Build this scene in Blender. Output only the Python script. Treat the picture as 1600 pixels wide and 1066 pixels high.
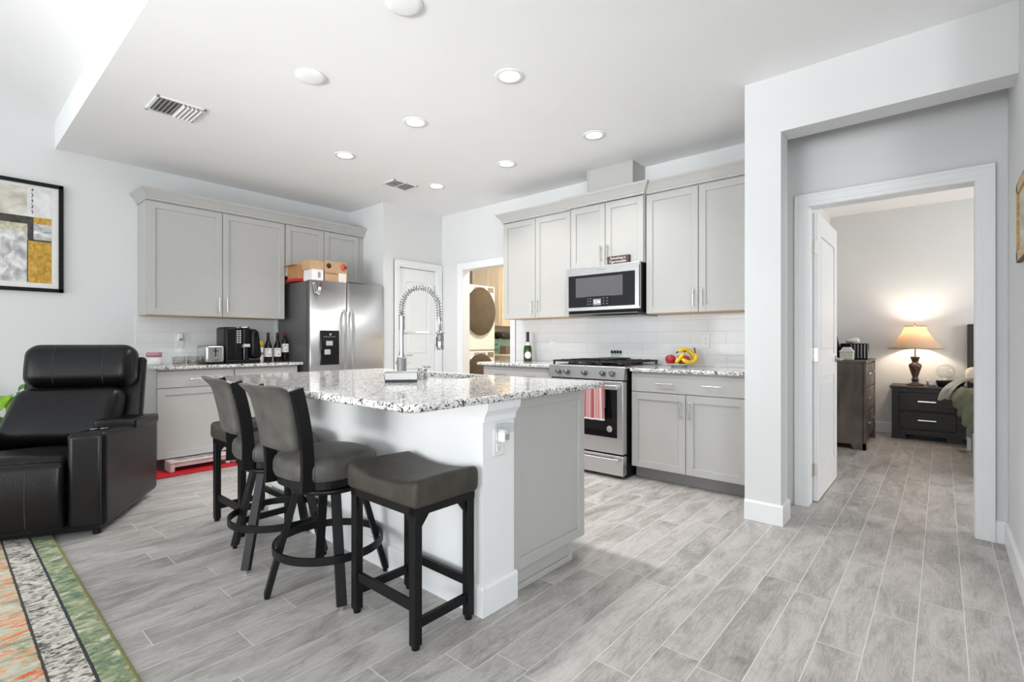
import bpy, bmesh, math, random
from mathutils import Vector, Matrix
random.seed(7)
PI = math.pi
for o in list(bpy.data.objects): bpy.data.objects.remove(o)
SC = bpy.context.scene
COL = SC.collection

# ------------------------------------------------------------------ camera
cam_data = bpy.data.cameras.new('camera')
cam = bpy.data.objects.new('camera', cam_data); COL.objects.link(cam)
cam.location = (0, 0, 1.134)
cam.rotation_euler = (math.radians(90), 0, math.radians(40.766))
cam_data.sensor_fit = 'HORIZONTAL'; cam_data.sensor_width = 36
cam_data.lens = 778.6 / 1600 * 36
cam_data.clip_start = .05
SC.camera = cam

# ------------------------------------------------------------------ colour management, world, daylight
SC.view_settings.view_transform = 'Standard'
SC.view_settings.look = 'None'
SC.view_settings.gamma = 1
SC.view_settings.use_curve_mapping = False
SC.view_settings.exposure = 0.13

W = bpy.data.worlds.new('sky'); SC.world = W; W.use_nodes = True
W.node_tree.nodes['Background'].inputs[0].default_value = (.86, .93, 1, 1)
W.node_tree.nodes['Background'].inputs[1].default_value = 2.0

def area(name, loc, aim, sx, sy, power, color=(1, 1, 1), spread=180):
    d = bpy.data.lights.new(name, 'AREA'); d.shape = 'RECTANGLE'; d.size = sx; d.size_y = sy
    d.energy = power; d.color = color; d.spread = math.radians(spread)
    o = bpy.data.objects.new(name, d); COL.objects.link(o); o.location = loc
    o.rotation_euler = (Vector(aim) - Vector(loc)).to_track_quat('-Z', 'Y').to_euler()
    return o
# daylight through the sliding glass doors of the living room; the bedroom gets an added fill
area('daylight_sliding_door', (-2.4, -4.95, 1.25), (-2.4, 0, 1.25), 4.4, 2.3, 96, (.95, .98, 1))
area('daylight_side_window', (2.55, -2.2, 1.45), (0, -2.2, 1.45), 2.6, 1.7, 134, (.95, .98, 1))
area('added_bedroom_fill', (3.45, 6.0, 1.5), (0, 6.0, 1.4), 1.8, 1.5, 80, (1, .97, .95))  # added fill to brighten the bedroom walls, unseen, no window built behind it
# the photographer's light, far behind the camera, tipped up to the ceiling
area('bounce_flash', (-1.6, -3.4, .9), (-2.8, 2.4, 2.6), 1.6, .9, 22, (1, 1, 1), 56)

# ------------------------------------------------------------------ materials
def nt(m): return m.node_tree.nodes, m.node_tree.links
MATS = {}
def mat(name, col, rough=.5, metal=0., spec=.5, bump=None, var=None, coat=0, trans=0, ior=1.45, alpha=1, emit=None, es=0, sheen=0, aniso=0):
    """principled material; bump=(scale,strength); var=(scale,amount) for a mild procedural colour variation"""
    if name in MATS: return MATS[name]
    m = bpy.data.materials.new(name); m.use_nodes = True
    N, L = nt(m); b = N['Principled BSDF']
    b.inputs['Base Color'].default_value = (*col, 1)
    b.inputs['Roughness'].default_value = rough; b.inputs['Metallic'].default_value = metal
    b.inputs['Specular IOR Level'].default_value = spec
    b.inputs['Coat Weight'].default_value = coat
    b.inputs['Transmission Weight'].default_value = trans; b.inputs['IOR'].default_value = ior
    b.inputs['Sheen Weight'].default_value = sheen
    b.inputs['Anisotropic'].default_value = aniso
    if emit: b.inputs['Emission Color'].default_value = (*emit, 1); b.inputs['Emission Strength'].default_value = es
    tc = N.new('ShaderNodeTexCoord')
    if var:
        n = N.new('ShaderNodeTexNoise'); n.inputs['Scale'].default_value = var[0]; n.inputs['Detail'].default_value = 5
        L.new(tc.outputs['Object'], n.inputs['Vector'])
        r = N.new('ShaderNodeMapRange'); r.inputs['From Min'].default_value = .3; r.inputs['From Max'].default_value = .7
        r.inputs['To Min'].default_value = 1 - var[1]; r.inputs['To Max'].default_value = 1 + var[1]
        L.new(n.outputs['Fac'], r.inputs['Value'])
        v = N.new('ShaderNodeVectorMath'); v.operation = 'SCALE'; v.inputs[0].default_value = col
        L.new(r.outputs[0], v.inputs['Scale']); L.new(v.outputs[0], b.inputs['Base Color'])
    if bump:
        n = N.new('ShaderNodeTexNoise'); n.inputs['Scale'].default_value = bump[0]; n.inputs['Detail'].default_value = 4
        L.new(tc.outputs['Object'], n.inputs['Vector'])
        p = N.new('ShaderNodeBump'); p.inputs['Strength'].default_value = bump[1]; p.inputs['Distance'].default_value = .004
        L.new(n.outputs['Fac'], p.inputs['Height']); L.new(p.outputs[0], b.inputs['Normal'])
    MATS[name] = m
    return m

def ramp(N, stops, interp='LINEAR'):
    r = N.new('ShaderNodeValToRGB'); r.color_ramp.interpolation = interp
    e = r.color_ramp.elements
    while len(e) > 1: e.remove(e[0])
    e[0].position = stops[0][0]; e[0].color = (*stops[0][1], 1)
    for p, c in stops[1:]:
        x = e.new(p); x.color = (*c, 1)
    return r
def math_node(N, L, op, a, b=None, c=None):
    n = N.new('ShaderNodeMath'); n.operation = op
    for i, q in enumerate((a, b, c)):
        if q is None: continue
        if isinstance(q, (int, float)): n.inputs[i].default_value = q
        else: L.new(q, n.inputs[i])
    return n.outputs[0]

M_wall = mat('wall_paint', (.71, .72, .72), .85, bump=(260, .05), var=(3, .01))
M_ceil = mat('ceiling_paint', (.88, .885, .885), .9, bump=(180, .06), var=(3, .01))
M_trim = mat('white_trim_paint', (.82, .83, .84), .38, var=(6, .01))
M_cab = mat('grey_cabinet_paint', (.47, .465, .45), .42, var=(5, .012))
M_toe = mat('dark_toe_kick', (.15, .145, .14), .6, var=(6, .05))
M_maple = mat('raw_maple', (.62, .42, .24), .55, var=(30, .12))
M_beige = mat('beige_cabinet', (.80, .68, .52), .5, var=(6, .03))
M_steel = mat('stainless_steel', (.64, .64, .645), .34, 1., var=(2, .03), aniso=.6)
M_steel2 = mat('dark_stainless', (.30, .30, .30), .34, 1., var=(2, .03))
M_fside = mat('grey_appliance_side', (.10, .10, .102), .42, 0., var=(4, .04))
M_chrome = mat('chrome', (.40, .40, .41), .07, 1., var=(9, .02))
M_nickel = mat('brushed_nickel', (.62, .61, .59), .24, 1., var=(40, .04))
M_black = mat('black_plastic', (.008, .008, .009), .3, var=(40, .1), spec=.22)
M_gloss = mat('black_glass', (.006, .006, .007), .05, var=(20, .1))
M_iron = mat('black_metal', (.006, .006, .0065), .40, bump=(300, .12), var=(60, .1), spec=.28)
M_cast = mat('cast_iron', (.018, .018, .018), .6, bump=(300, .3), var=(60, .1))
M_leather = mat('black_leather', (.0035, .0035, .0042), .31, bump=(120, .25), var=(8, .12), spec=.34)
M_suede = mat('grey_brown_faux_leather', (.066, .062, .056), .52, bump=(220, .15), var=(16, .26), sheen=.05)
M_seam = mat('dark_stitching', (.03, .03, .03), .7, var=(60, .1))
M_white = mat('white_plastic', (.80, .80, .79), .35, var=(9, .01))
M_appl = mat('white_appliance_enamel', (.80, .79, .76), .25, var=(9, .01))
M_glass = mat('clear_glass', (1, 1, 1), .02, trans=1, ior=1.3, var=(5, .005))
N, L = nt(M_glass)
_tr = N.new('ShaderNodeBsdfTransparent'); _tr.inputs[0].default_value = (.93, .95, .95, 1)
_gl = N.new('ShaderNodeBsdfGlossy'); _gl.inputs['Roughness'].default_value = .03
_lw = N.new('ShaderNodeLayerWeight'); _lw.inputs[0].default_value = .25
_fr = N.new('ShaderNodeMath'); _fr.operation = 'MULTIPLY_ADD'; L.new(_lw.outputs['Facing'], _fr.inputs[0]); _fr.inputs[1].default_value = .45; _fr.inputs[2].default_value = .03
_mx = N.new('ShaderNodeMixShader'); L.new(_fr.outputs[0], _mx.inputs[0]); L.new(_tr.outputs[0], _mx.inputs[1]); L.new(_gl.outputs[0], _mx.inputs[2])
L.new(_mx.outputs[0], N['Material Output'].inputs[0])
M_paper = mat('white_paper', (.78, .77, .75), .8, var=(40, .03))
M_kraft = mat('kraft_cardboard', (.42, .21, .09), .8, var=(26, .08))
M_kraft2 = mat('light_kraft_cardboard', (.52, .33, .19), .8, var=(26, .06))
M_red = mat('red_print', (.42, .02, .02), .6, var=(20, .1))
M_ink = mat('dark_ink', (.03, .025, .025), .6, var=(60, .1))
M_lamp = mat('lamp_lens', (1, 1, 1), .4, emit=(1, .98, .95), es=14, var=(5, .005))

def granite():
    m = bpy.data.materials.new('speckled_granite'); m.use_nodes = True
    N, L = nt(m); b = N['Principled BSDF']; tc = N.new('ShaderNodeTexCoord')
    n0 = N.new('ShaderNodeTexNoise'); n0.inputs['Scale'].default_value = 30; n0.inputs['Detail'].default_value = 6
    L.new(tc.outputs['Object'], n0.inputs['Vector'])
    mixv = N.new('ShaderNodeMix'); mixv.data_type = 'VECTOR'; mixv.inputs['Factor'].default_value = .035
    L.new(tc.outputs['Object'], mixv.inputs[4]); L.new(n0.outputs['Color'], mixv.inputs[5])
    v = N.new('ShaderNodeTexVoronoi'); v.inputs['Scale'].default_value = 135; v.inputs['Randomness'].default_value = 1
    L.new(mixv.outputs[1], v.inputs['Vector'])
    s = N.new('ShaderNodeSeparateColor'); L.new(v.outputs['Color'], s.inputs[0])
    r = ramp(N, [(0, (.025, .025, .027)), (.10, (.04, .04, .042)), (.15, (.24, .23, .225)), (.33, (.40, .39, .38)), (.42, (.66, .65, .635)), (1, (.80, .79, .775))])
    n1 = N.new('ShaderNodeTexNoise'); n1.inputs['Scale'].default_value = 22; n1.inputs['Detail'].default_value = 7; n1.inputs['Roughness'].default_value = .7
    L.new(tc.outputs['Object'], n1.inputs['Vector'])
    a = math_node(N, L, 'MULTIPLY_ADD', n1.outputs['Fac'], .85, -.42)
    f = math_node(N, L, 'ADD', s.outputs[0], a)
    L.new(f, r.inputs[0]); L.new(r.outputs[0], b.inputs['Base Color'])
    b.inputs['Roughness'].default_value = .09; b.inputs['Specular IOR Level'].default_value = .6
    return m
M_granite = granite()

def floor_mat():
    m = bpy.data.materials.new('grey_wood_look_tile'); m.use_nodes = True
    N, L = nt(m); b = N['Principled BSDF']; tc = N.new('ShaderNodeTexCoord')
    s = N.new('ShaderNodeSeparateXYZ'); L.new(tc.outputs['Object'], s.inputs[0])
    w, ln = .1435, .90
    MA = lambda op, a, b_=None, c=None: math_node(N, L, op, a, b_, c)
    px = MA('DIVIDE', MA('ADD', s.outputs[0], .36), w)
    row = MA('FLOOR', px); fx = MA('SUBTRACT', px, row)
    wn = N.new('ShaderNodeTexWhiteNoise'); wn.noise_dimensions = '1D'; L.new(row, wn.inputs['W'])
    py = MA('ADD', MA('DIVIDE', s.outputs[1], ln), wn.outputs['Value'])
    colm = MA('FLOOR', py); fy = MA('SUBTRACT', py, colm)
    ex = MA('MULTIPLY', MA('MINIMUM', fx, MA('SUBTRACT', 1, fx)), w)
    ey = MA('MULTIPLY', MA('MINIMUM', fy, MA('SUBTRACT', 1, fy)), ln)
    grout = MA('LESS_THAN', MA('MINIMUM', ex, ey), .0016)
    cid = N.new('ShaderNodeCombineXYZ'); L.new(row, cid.inputs[0]); L.new(colm, cid.inputs[1])
    wi = N.new('ShaderNodeTexWhiteNoise'); wi.noise_dimensions = '2D'; L.new(cid.outputs[0], wi.inputs['Vector'])
    def grain(sx, sy, detail, dist):
        cv = N.new('ShaderNodeCombineXYZ')
        L.new(MA('MULTIPLY_ADD', s.outputs[0], sx, MA('MULTIPLY', wi.outputs['Value'], 37.)), cv.inputs[0])
        L.new(MA('MULTIPLY', s.outputs[1], sy), cv.inputs[1]); L.new(MA('MULTIPLY', wi.outputs['Value'], 91.), cv.inputs[2])
        n = N.new('ShaderNodeTexNoise'); n.inputs['Scale'].default_value = 1; n.inputs['Detail'].default_value = detail
        n.inputs['Distortion'].default_value = dist; n.inputs['Roughness'].default_value = .6
        L.new(cv.outputs[0], n.inputs['Vector']); return n.outputs['Fac'], cv.outputs[0]
    g1, _ = grain(7, 2.2, 5, 1.2)
    g2, cv2 = grain(16, 3.4, 2, .6)
    # contour rings of the printed wood grain
    rings = MA('SINE', MA('MULTIPLY', g2, 75))
    g3, _ = grain(150, 9, 2, .2)
    t = MA('ADD', MA('MULTIPLY', g1, .72), MA('MULTIPLY', rings, .035))
    t = MA('ADD', t, MA('MULTIPLY', g3, .22))
    t = MA('ADD', t, MA('MULTIPLY', MA('SUBTRACT', wi.outputs['Value'], .5), .08))
    r = ramp(N, [(.24, (.22, .205, .19)), (.40, (.37, .35, .33)), (.53, (.50, .475, .455)), (.72, (.61, .585, .565))])
    L.new(t, r.inputs[0])
    mx = N.new('ShaderNodeMix'); mx.data_type = 'RGBA'; L.new(grout, mx.inputs['Factor'])
    L.new(r.outputs[0], mx.inputs[6]); mx.inputs[7].default_value = (.70, .69, .67, 1)
    L.new(mx.outputs[2], b.inputs['Base Color'])
    rr = MA('MULTIPLY_ADD', g1, .2, .30); L.new(rr, b.inputs['Roughness'])
    bp = N.new('ShaderNodeBump'); bp.inputs['Strength'].default_value = .25; bp.inputs['Distance'].default_value = .002
    L.new(MA('SUBTRACT', t, MA('MULTIPLY', grout, .8)), bp.inputs['Height']); L.new(bp.outputs[0], b.inputs['Normal'])
    return m
M_floor = floor_mat()

def tile_mat(name, axis):
    """large glossy white subway tile; axis = horizontal world axis of the wall"""
    m = bpy.data.materials.new(name); m.use_nodes = True
    N, L = nt(m); b = N['Principled BSDF']; tc = N.new('ShaderNodeTexCoord')
    s = N.new('ShaderNodeSeparateXYZ'); L.new(tc.outputs['Object'], s.inputs[0])
    c = N.new('ShaderNodeCombineXYZ'); L.new(s.outputs[axis], c.inputs[0])
    L.new(math_node(N, L, 'SUBTRACT', s.outputs[2], .914), c.inputs[1])
    br = N.new('ShaderNodeTexBrick'); br.inputs['Scale'].default_value = 1
    br.inputs['Brick Width'].default_value = .305; br.inputs['Row Height'].default_value = .1016
    br.inputs['Mortar Size'].default_value = .0014; br.inputs['Mortar Smooth'].default_value = .3; br.offset = .5
    br.inputs['Color1'].default_value = (.77, .78, .785, 1); br.inputs['Color2'].default_value = (.74, .75, .755, 1)
    br.inputs['Mortar'].default_value = (.60, .60, .60, 1)
    L.new(c.outputs[0], br.inputs['Vector']); L.new(br.outputs['Color'], b.inputs['Base Color'])
    b.inputs['Roughness'].default_value = .07
    n = N.new('ShaderNodeTexNoise'); n.inputs['Scale'].default_value = 9; n.inputs['Detail'].default_value = 1
    L.new(tc.outputs['Object'], n.inputs['Vector'])
    bp = N.new('ShaderNodeBump'); bp.inputs['Strength'].default_value = .5; bp.inputs['Distance'].default_value = .002
    L.new(math_node(N, L, 'SUBTRACT', math_node(N, L, 'MULTIPLY', n.outputs['Fac'], .5), br.outputs['Fac']), bp.inputs['Height'])
    L.new(bp.outputs[0], b.inputs['Normal'])
    return m
M_tileX = tile_mat('white_subway_tile_back', 0); M_tileY = tile_mat('white_subway_tile_side', 1)

def rug_mat():
    m = bpy.data.materials.new('distressed_rug_pattern'); m.use_nodes = True
    N, L = nt(m); b = N['Principled BSDF']; tc = N.new('ShaderNodeTexCoord')
    s = N.new('ShaderNodeSeparateXYZ'); L.new(tc.outputs['Object'], s.inputs[0])
    MA = lambda op, a, b_=None, c=None: math_node(N, L, op, a, b_, c)
    def noise(sx, sy, detail=5, off=0., dist=0.):
        cv = N.new('ShaderNodeCombineXYZ'); L.new(MA('MULTIPLY', s.outputs[0], sx), cv.inputs[0])
        L.new(MA('MULTIPLY', s.outputs[1], sy), cv.inputs[1]); cv.inputs[2].default_value = off
        n = N.new('ShaderNodeTexNoise'); n.inputs['Scale'].default_value = 1; n.inputs['Detail'].default_value = detail
        n.inputs['Roughness'].default_value = .65; n.inputs['Distortion'].default_value = dist
        L.new(cv.outputs[0], n.inputs['Vector']); return n.outputs['Fac']
    def mix(f, a, c):
        x = N.new('ShaderNodeMix'); x.data_type = 'RGBA'
        if isinstance(f, (int, float)): x.inputs['Factor'].default_value = f
        else: L.new(f, x.inputs['Factor'])
        for i, q in ((6, a), (7, c)):
            if isinstance(q, tuple): x.inputs[i].default_value = (*q, 1)
            else: L.new(q, x.inputs[i])
        return x.outputs[2]
    # the field: sage, cream, orange and coral patches, brushed crosswise
    f1 = ramp(N, [(.36, (.20, .27, .17)), (.46, (.42, .44, .32)), (.56, (.62, .58, .47)), (.68, (.45, .47, .36))]); L.new(noise(15, 6, 7, 0, .8), f1.inputs[0])
    o1 = ramp(N, [(.50, (0, 0, 0)), (.57, (1, 1, 1))]); L.new(noise(24, 9, 6, 5.3, .8), o1.inputs[0])
    o2 = ramp(N, [(.57, (0, 0, 0)), (.62, (1, 1, 1))]); L.new(noise(22, 7.5, 5, 9.1, .6), o2.inputs[0])
    w1 = ramp(N, [(.55, (0, 0, 0)), (.60, (1, 1, 1))]); L.new(noise(40, 13, 6, 13.7, 1.2), w1.inputs[0])
    field = mix(MA('MULTIPLY', o1.outputs[0], .75), f1.outputs[0], (.72, .30, .12))
    field = mix(MA('MULTIPLY', o2.outputs[0], .85), field, (.70, .10, .05))
    field = mix(MA('MULTIPLY', w1.outputs[0], .65), field, (.70, .67, .58))
    gb = ramp(N, [(.36, (.09, .17, .145)), (.48, (.24, .29, .17)), (.56, (.36, .38, .25)), (.66, (.60, .60, .50))]); L.new(noise(26, 16, 8, 2.2, .8), gb.inputs[0])
    band = ramp(N, [(.40, (.08, .08, .07)), (.47, (.38, .36, .32)), (.55, (.66, .63, .57))]); L.new(noise(46, 20, 7, 3.3, 1.5), band.inputs[0])
    # d = distance in from the nearest edge
    d = MA('MINIMUM', MA('SUBTRACT', .449, s.outputs[1]), MA('ADD', s.outputs[0], 4.35))
    d = MA('ADD', d, MA('MULTIPLY', MA('SUBTRACT', noise(40, 40, 2, 7), .5), .008))
    c = mix(MA('LESS_THAN', d, .207), field, (.07, .065, .06))
    c = mix(MA('LESS_THAN', d, .198), c, band.outputs[0])
    c = mix(MA('LESS_THAN', d, .098), c, (.05, .055, .06))
    c = mix(MA('LESS_THAN', d, .088), c, gb.outputs[0])
    c = mix(MA('LESS_THAN', d, .010), c, (.24, .24, .08))
    L.new(c, b.inputs['Base Color']); b.inputs['Roughness'].default_value = .95; b.inputs['Specular IOR Level'].default_value = .15
    n = N.new('ShaderNodeTexNoise'); n.inputs['Scale'].default_value = 420; L.new(tc.outputs['Object'], n.inputs['Vector'])
    bp = N.new('ShaderNodeBump'); bp.inputs['Strength'].default_value = .5; bp.inputs['Distance'].default_value = .003
    L.new(n.outputs['Fac'], bp.inputs['Height']); L.new(bp.outputs[0], b.inputs['Normal'])
    return m
M_rug = rug_mat()

def grain_mat(name, c1, c2, sx, sy, sz, rough=.5):
    m = bpy.data.materials.new(name); m.use_nodes = True
    N, L = nt(m); b = N['Principled BSDF']; tc = N.new('ShaderNodeTexCoord')
    mp = N.new('ShaderNodeMapping'); mp.inputs['Scale'].default_value = (sx, sy, sz); L.new(tc.outputs['Object'], mp.inputs[0])
    n = N.new('ShaderNodeTexNoise'); n.inputs['Scale'].default_value = 1; n.inputs['Detail'].default_value = 6; n.inputs['Distortion'].default_value = .8
    L.new(mp.outputs[0], n.inputs['Vector']); r = ramp(N, [(.35, c1), (.65, c2)]); L.new(n.outputs['Fac'], r.inputs[0])
    L.new(r.outputs[0], b.inputs['Base Color']); b.inputs['Roughness'].default_value = rough
    return m
M_espresso = grain_mat('dark_espresso_wood', (.013, .011, .010), (.028, .024, .022), 6, 6, 30)
M_walnut = grain_mat('weathered_brown_wood', (.075, .060, .050), (.18, .145, .125), 5, 5, 2.5)
M_ochre = grain_mat('ochre_paint', (.40, .21, .02), (.66, .41, .07), 34, 34, 24, .7)
M_tan = grain_mat('scraped_tan_paint', (.46, .43, .35), (.74, .72, .67), 5, 7, 9, .7)
M_greywash = grain_mat('grey_wash_paint', (.34, .34, .34), (.82, .82, .81), 9, 14, 12, .7)
M_palewash = grain_mat('pale_wash_paint', (.66, .66, .66), (.80, .80, .80), 12, 12, 10, .7)
M_sagewash = grain_mat('sage_wash_paint', (.34, .34, .20), (.66, .64, .52), 8, 20, 20, .7)
M_streak = grain_mat('white_grey_streak_paint', (.34, .34, .34), (.84, .84, .84), 10, 10, 22, .7)
M_charcoal = grain_mat('charcoal_paint', (.035, .033, .032), (.08, .075, .07), 20, 20, 20, .7)
M_gold = grain_mat('gilded_wood', (.30, .17, .02), (.60, .38, .07), 10, 40, 40, .35)
M_marble = grain_mat('brown_marbled_resin', (.02, .012, .01), (.14, .08, .055), 50, 50, 50, .2)

def stripe_mat():
    m = bpy.data.materials.new('red_striped_cotton'); m.use_nodes = True
    N, L = nt(m); b = N['Principled BSDF']; tc = N.new('ShaderNodeTexCoord')
    s = N.new('ShaderNodeSeparateXYZ'); L.new(tc.outputs['UV'], s.inputs[0])
    t = math_node(N, L, 'MULTIPLY', s.outputs[0], 46)
    fl = math_node(N, L, 'FLOOR', t)
    wn = N.new('ShaderNodeTexWhiteNoise'); wn.noise_dimensions = '1D'; L.new(fl, wn.inputs['W'])
    r = ramp(N, [(0, (.72, .62, .60)), (.22, (.42, .13, .14)), (.45, (.50, .24, .24)), (.66, (.30, .015, .03)), (.80, (.36, .10, .11)), (.90, (.72, .62, .60))], 'CONSTANT')
    L.new(wn.outputs['Value'], r.inputs[0])
    hem = math_node(N, L, 'LESS_THAN', s.outputs[1], .035)
    mx = N.new('ShaderNodeMix'); mx.data_type = 'RGBA'; L.new(hem, mx.inputs['Factor']); L.new(r.outputs[0], mx.inputs[6]); mx.inputs[7].default_value = (.80, .74, .72, 1)
    L.new(mx.outputs[2], b.inputs['Base Color']); b.inputs['Roughness'].default_value = .9
    return m
M_stripe = stripe_mat()
M_shade = mat('lamp_shade_cloth', (.70, .57, .42), .9, var=(14, .05))
N, L = nt(M_shade)
tr = N.new('ShaderNodeBsdfTranslucent'); tr.inputs[0].default_value = (.72, .56, .40, 1)
ms = N.new('ShaderNodeMixShader'); ms.inputs[0].default_value = .35
L.new(N['Principled BSDF'].outputs[0], ms.inputs[1]); L.new(tr.outputs[0], ms.inputs[2]); L.new(ms.outputs[0], N['Material Output'].inputs[0])

# ------------------------------------------------------------------ mesh builder
class B:
    def __init__(s): s.bm = bmesh.new(); s.mi = 0
    def _new(s, verts, faces, smooth=False):
        vs = [s.bm.verts.new(v) for v in verts]; out = []
        for f in faces:
            try:
                q = s.bm.faces.new([vs[i] for i in f]); q.material_index = s.mi; q.smooth = smooth; out.append(q)
            except ValueError: pass
        return vs, out
    def box(s, x0, x1, y0, y1, z0, z1, bev=0, seg=2):
        v = [(x, y, z) for x in (x0, x1) for y in (y0, y1) for z in (z0, z1)]
        vs, fs = s._new(v, [(0, 1, 3, 2), (4, 6, 7, 5), (0, 4, 5, 1), (2, 3, 7, 6), (0, 2, 6, 4), (1, 5, 7, 3)])
        if bev:
            es = list({e for f in fs for e in f.edges})
            r = bmesh.ops.bevel(s.bm, geom=es, offset=bev, segments=seg, profile=.5, affect='EDGES')
            for f in r['faces']: f.material_index = s.mi; f.smooth = seg > 1
        return s
    def hull_box(s, c, bev=0):
        """box from 8 corners ordered bottom a,b,c,d then top a,b,c,d"""
        vs, fs = s._new(c, [(3, 2, 1, 0), (4, 5, 6, 7), (0, 1, 5, 4), (1, 2, 6, 5), (2, 3, 7, 6), (3, 0, 4, 7)])
        if bev:
            es = list({e for f in fs for e in f.edges})
            r = bmesh.ops.bevel(s.bm, geom=es, offset=bev, segments=3, profile=.5, affect='EDGES')
            for f in r['faces']: f.material_index = s.mi; f.smooth = True
        return s
    def prism(s, poly, axis, a0, a1, smooth=False):
        """poly: 2D outline in the other two axes (in xyz order)"""
        def P(p, a): q = list(p); q.insert(axis, a); return tuple(q)
        n = len(poly); v = [P(p, a0) for p in poly] + [P(p, a1) for p in poly]
        s._new(v, [tuple(range(n))[::-1], tuple(range(n, 2 * n))])
        s._new(v, [(i, (i + 1) % n, (i + 1) % n + n, i + n) for i in range(n)], smooth)
        return s
    def cyl(s, p0, p1, r, r2=None, seg=20, caps=True, smooth=True):
        p0, p1 = Vector(p0), Vector(p1); r2 = r if r2 is None else r2
        q = (p1 - p0).to_track_quat('Z', 'Y'); v = []
        for p, rr in ((p0, r), (p1, r2)):
            for i in range(seg): v.append(p + q @ Vector((rr * math.cos(2 * PI * i / seg), rr * math.sin(2 * PI * i / seg), 0)))
        s._new(v, [(i, (i + 1) % seg, (i + 1) % seg + seg, i + seg) for i in range(seg)], smooth)
        if caps: s._new(v, [tuple(range(seg))[::-1], tuple(range(seg, 2 * seg))])
        return s
    def lathe(s, prof, c=(0, 0, 0), seg=32, axis='z', caps=True):
        v = []; n = len(prof); cx, cy, cz = c
        for r, z in prof:
            for i in range(seg):
                a = 2 * PI * i / seg; x, y = max(r, 1e-5) * math.cos(a), max(r, 1e-5) * math.sin(a)
                if axis == 'z': v.append((cx + x, cy + y, cz + z))
                elif axis == 'x': v.append((cx + z, cy + x, cz + y))
                else: v.append((cx + y, cy + z, cz + x))
        f = [(k * seg + i, k * seg + (i + 1) % seg, (k + 1) * seg + (i + 1) % seg, (k + 1) * seg + i) for k in range(n - 1) for i in range(seg)]
        vs, _ = s._new(v, f, True)
        if caps:
            for base in (0, (n - 1) * seg):
                try:
                    q = s.bm.faces.new([vs[base + i] for i in range(seg)]); q.material_index = s.mi
                except ValueError: pass
        return s
    def tube(s, pts, r, seg=10, closed=False, smooth=True):
        pts = [Vector(p) for p in pts]; n = len(pts)
        R = r if isinstance(r, (list, tuple)) else [r] * n
        v = []; up = None
        for i, p in enumerate(pts):
            a = pts[(i - 1) % n] if (closed or i > 0) else p; b = pts[(i + 1) % n] if (closed or i < n - 1) else p
            t = (b - a).normalized()
            if up is None: up = Vector((0, 0, 1)) if abs(t.z) < .9 else Vector((1, 0, 0))
            side = t.cross(up).normalized(); up = side.cross(t).normalized()
            for k in range(seg):
                an = 2 * PI * k / seg; v.append(p + side * (R[i] * math.cos(an)) + up * (R[i] * math.sin(an)))
        m = n if closed else n - 1
        vs, _ = s._new(v, [(i * seg + k, i * seg + (k + 1) % seg, ((i + 1) % n) * seg + (k + 1) % seg, ((i + 1) % n) * seg + k) for i in range(m) for k in range(seg)], smooth)
        if not closed:
            for b0 in (0, (n - 1) * seg):
                q = s.bm.faces.new([vs[b0 + k] for k in range(seg)]); q.material_index = s.mi
        return s
    def bar(s, pts, w, h, side=(1, 0, 0), bev=0, closed=False):
        """rectangular bar along pts; w measured along side vector, h along the third direction"""
        pts = [Vector(p) for p in pts]; n = len(pts); v = []
        for i, p in enumerate(pts):
            a = pts[(i - 1) % n] if (closed or i > 0) else p; b = pts[(i + 1) % n] if (closed or i < n - 1) else p
            t = (b - a).normalized(); sd = Vector(side); sd = (sd - t * sd.dot(t)).normalized(); u = t.cross(sd)
            for x, y in ((-1, -1), (1, -1), (1, 1), (-1, 1)): v.append(p + sd * (x * w / 2) + u * (y * h / 2))
        m = n if closed else n - 1
        f = [(i * 4 + k, i * 4 + (k + 1) % 4, ((i + 1) % n) * 4 + (k + 1) % 4, ((i + 1) % n) * 4 + k) for i in range(m) for k in range(4)]
        if not closed: f += [(0, 1, 2, 3), (n * 4 - 1, n * 4 - 2, n * 4 - 3, n * 4 - 4)]
        s._new(v, f)
        return s
    def ball(s, c, r, rx=1, ry=1, rz=1, seg=20):
        prof = [(math.sin(PI * k / 12), -math.cos(PI * k / 12)) for k in range(13)]
        v = []
        for rr, z in prof:
            for i in range(seg):
                a = 2 * PI * i / seg
                v.append((c[0] + max(rr, 1e-4) * r * rx * math.cos(a), c[1] + max(rr, 1e-4) * r * ry * math.sin(a), c[2] + z * r * rz))
        s._new(v, [(k * seg + i, k * seg + (i + 1) % seg, (k + 1) * seg + (i + 1) % seg, (k + 1) * seg + i) for k in range(12) for i in range(seg)], True)
        return s
    def pad(s, c, size, r, n=8, k=4, fn=None):
        """soft rounded box of size (x,y,z) with edge radius r, then each point through fn(p in -1..1, point)"""
        h = [q / 2 for q in size]
        def params(hh):
            rr = min(r, hh); t = rr / hh; a = [-1 + t * (1 - math.cos(PI / 2 * i / k)) for i in range(k)]
            mid = [-(1 - t) + 2 * (1 - t) * i / n for i in range(n + 1)] if t < .999 else [0]
            return a + mid + [-q for q in a[::-1]]
        P = [params(q) for q in h]; vm = {}
        def vert(q):
            key = tuple(round(x, 5) for x in q)
            if key in vm: return vm[key]
            p = [q[i] * h[i] for i in range(3)]
            inn = [max(-(h[i] - min(r, h[i])), min(h[i] - min(r, h[i]), p[i])) for i in range(3)]
            d = Vector([p[i] - inn[i] for i in range(3)])
            if d.length > 1e-9: d = d.normalized() * min(r, *h)
            pt = Vector(inn) + d
            if fn: pt = Vector(fn(q, pt))
            vm[key] = s.bm.verts.new(pt + Vector(c)); return vm[key]
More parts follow.
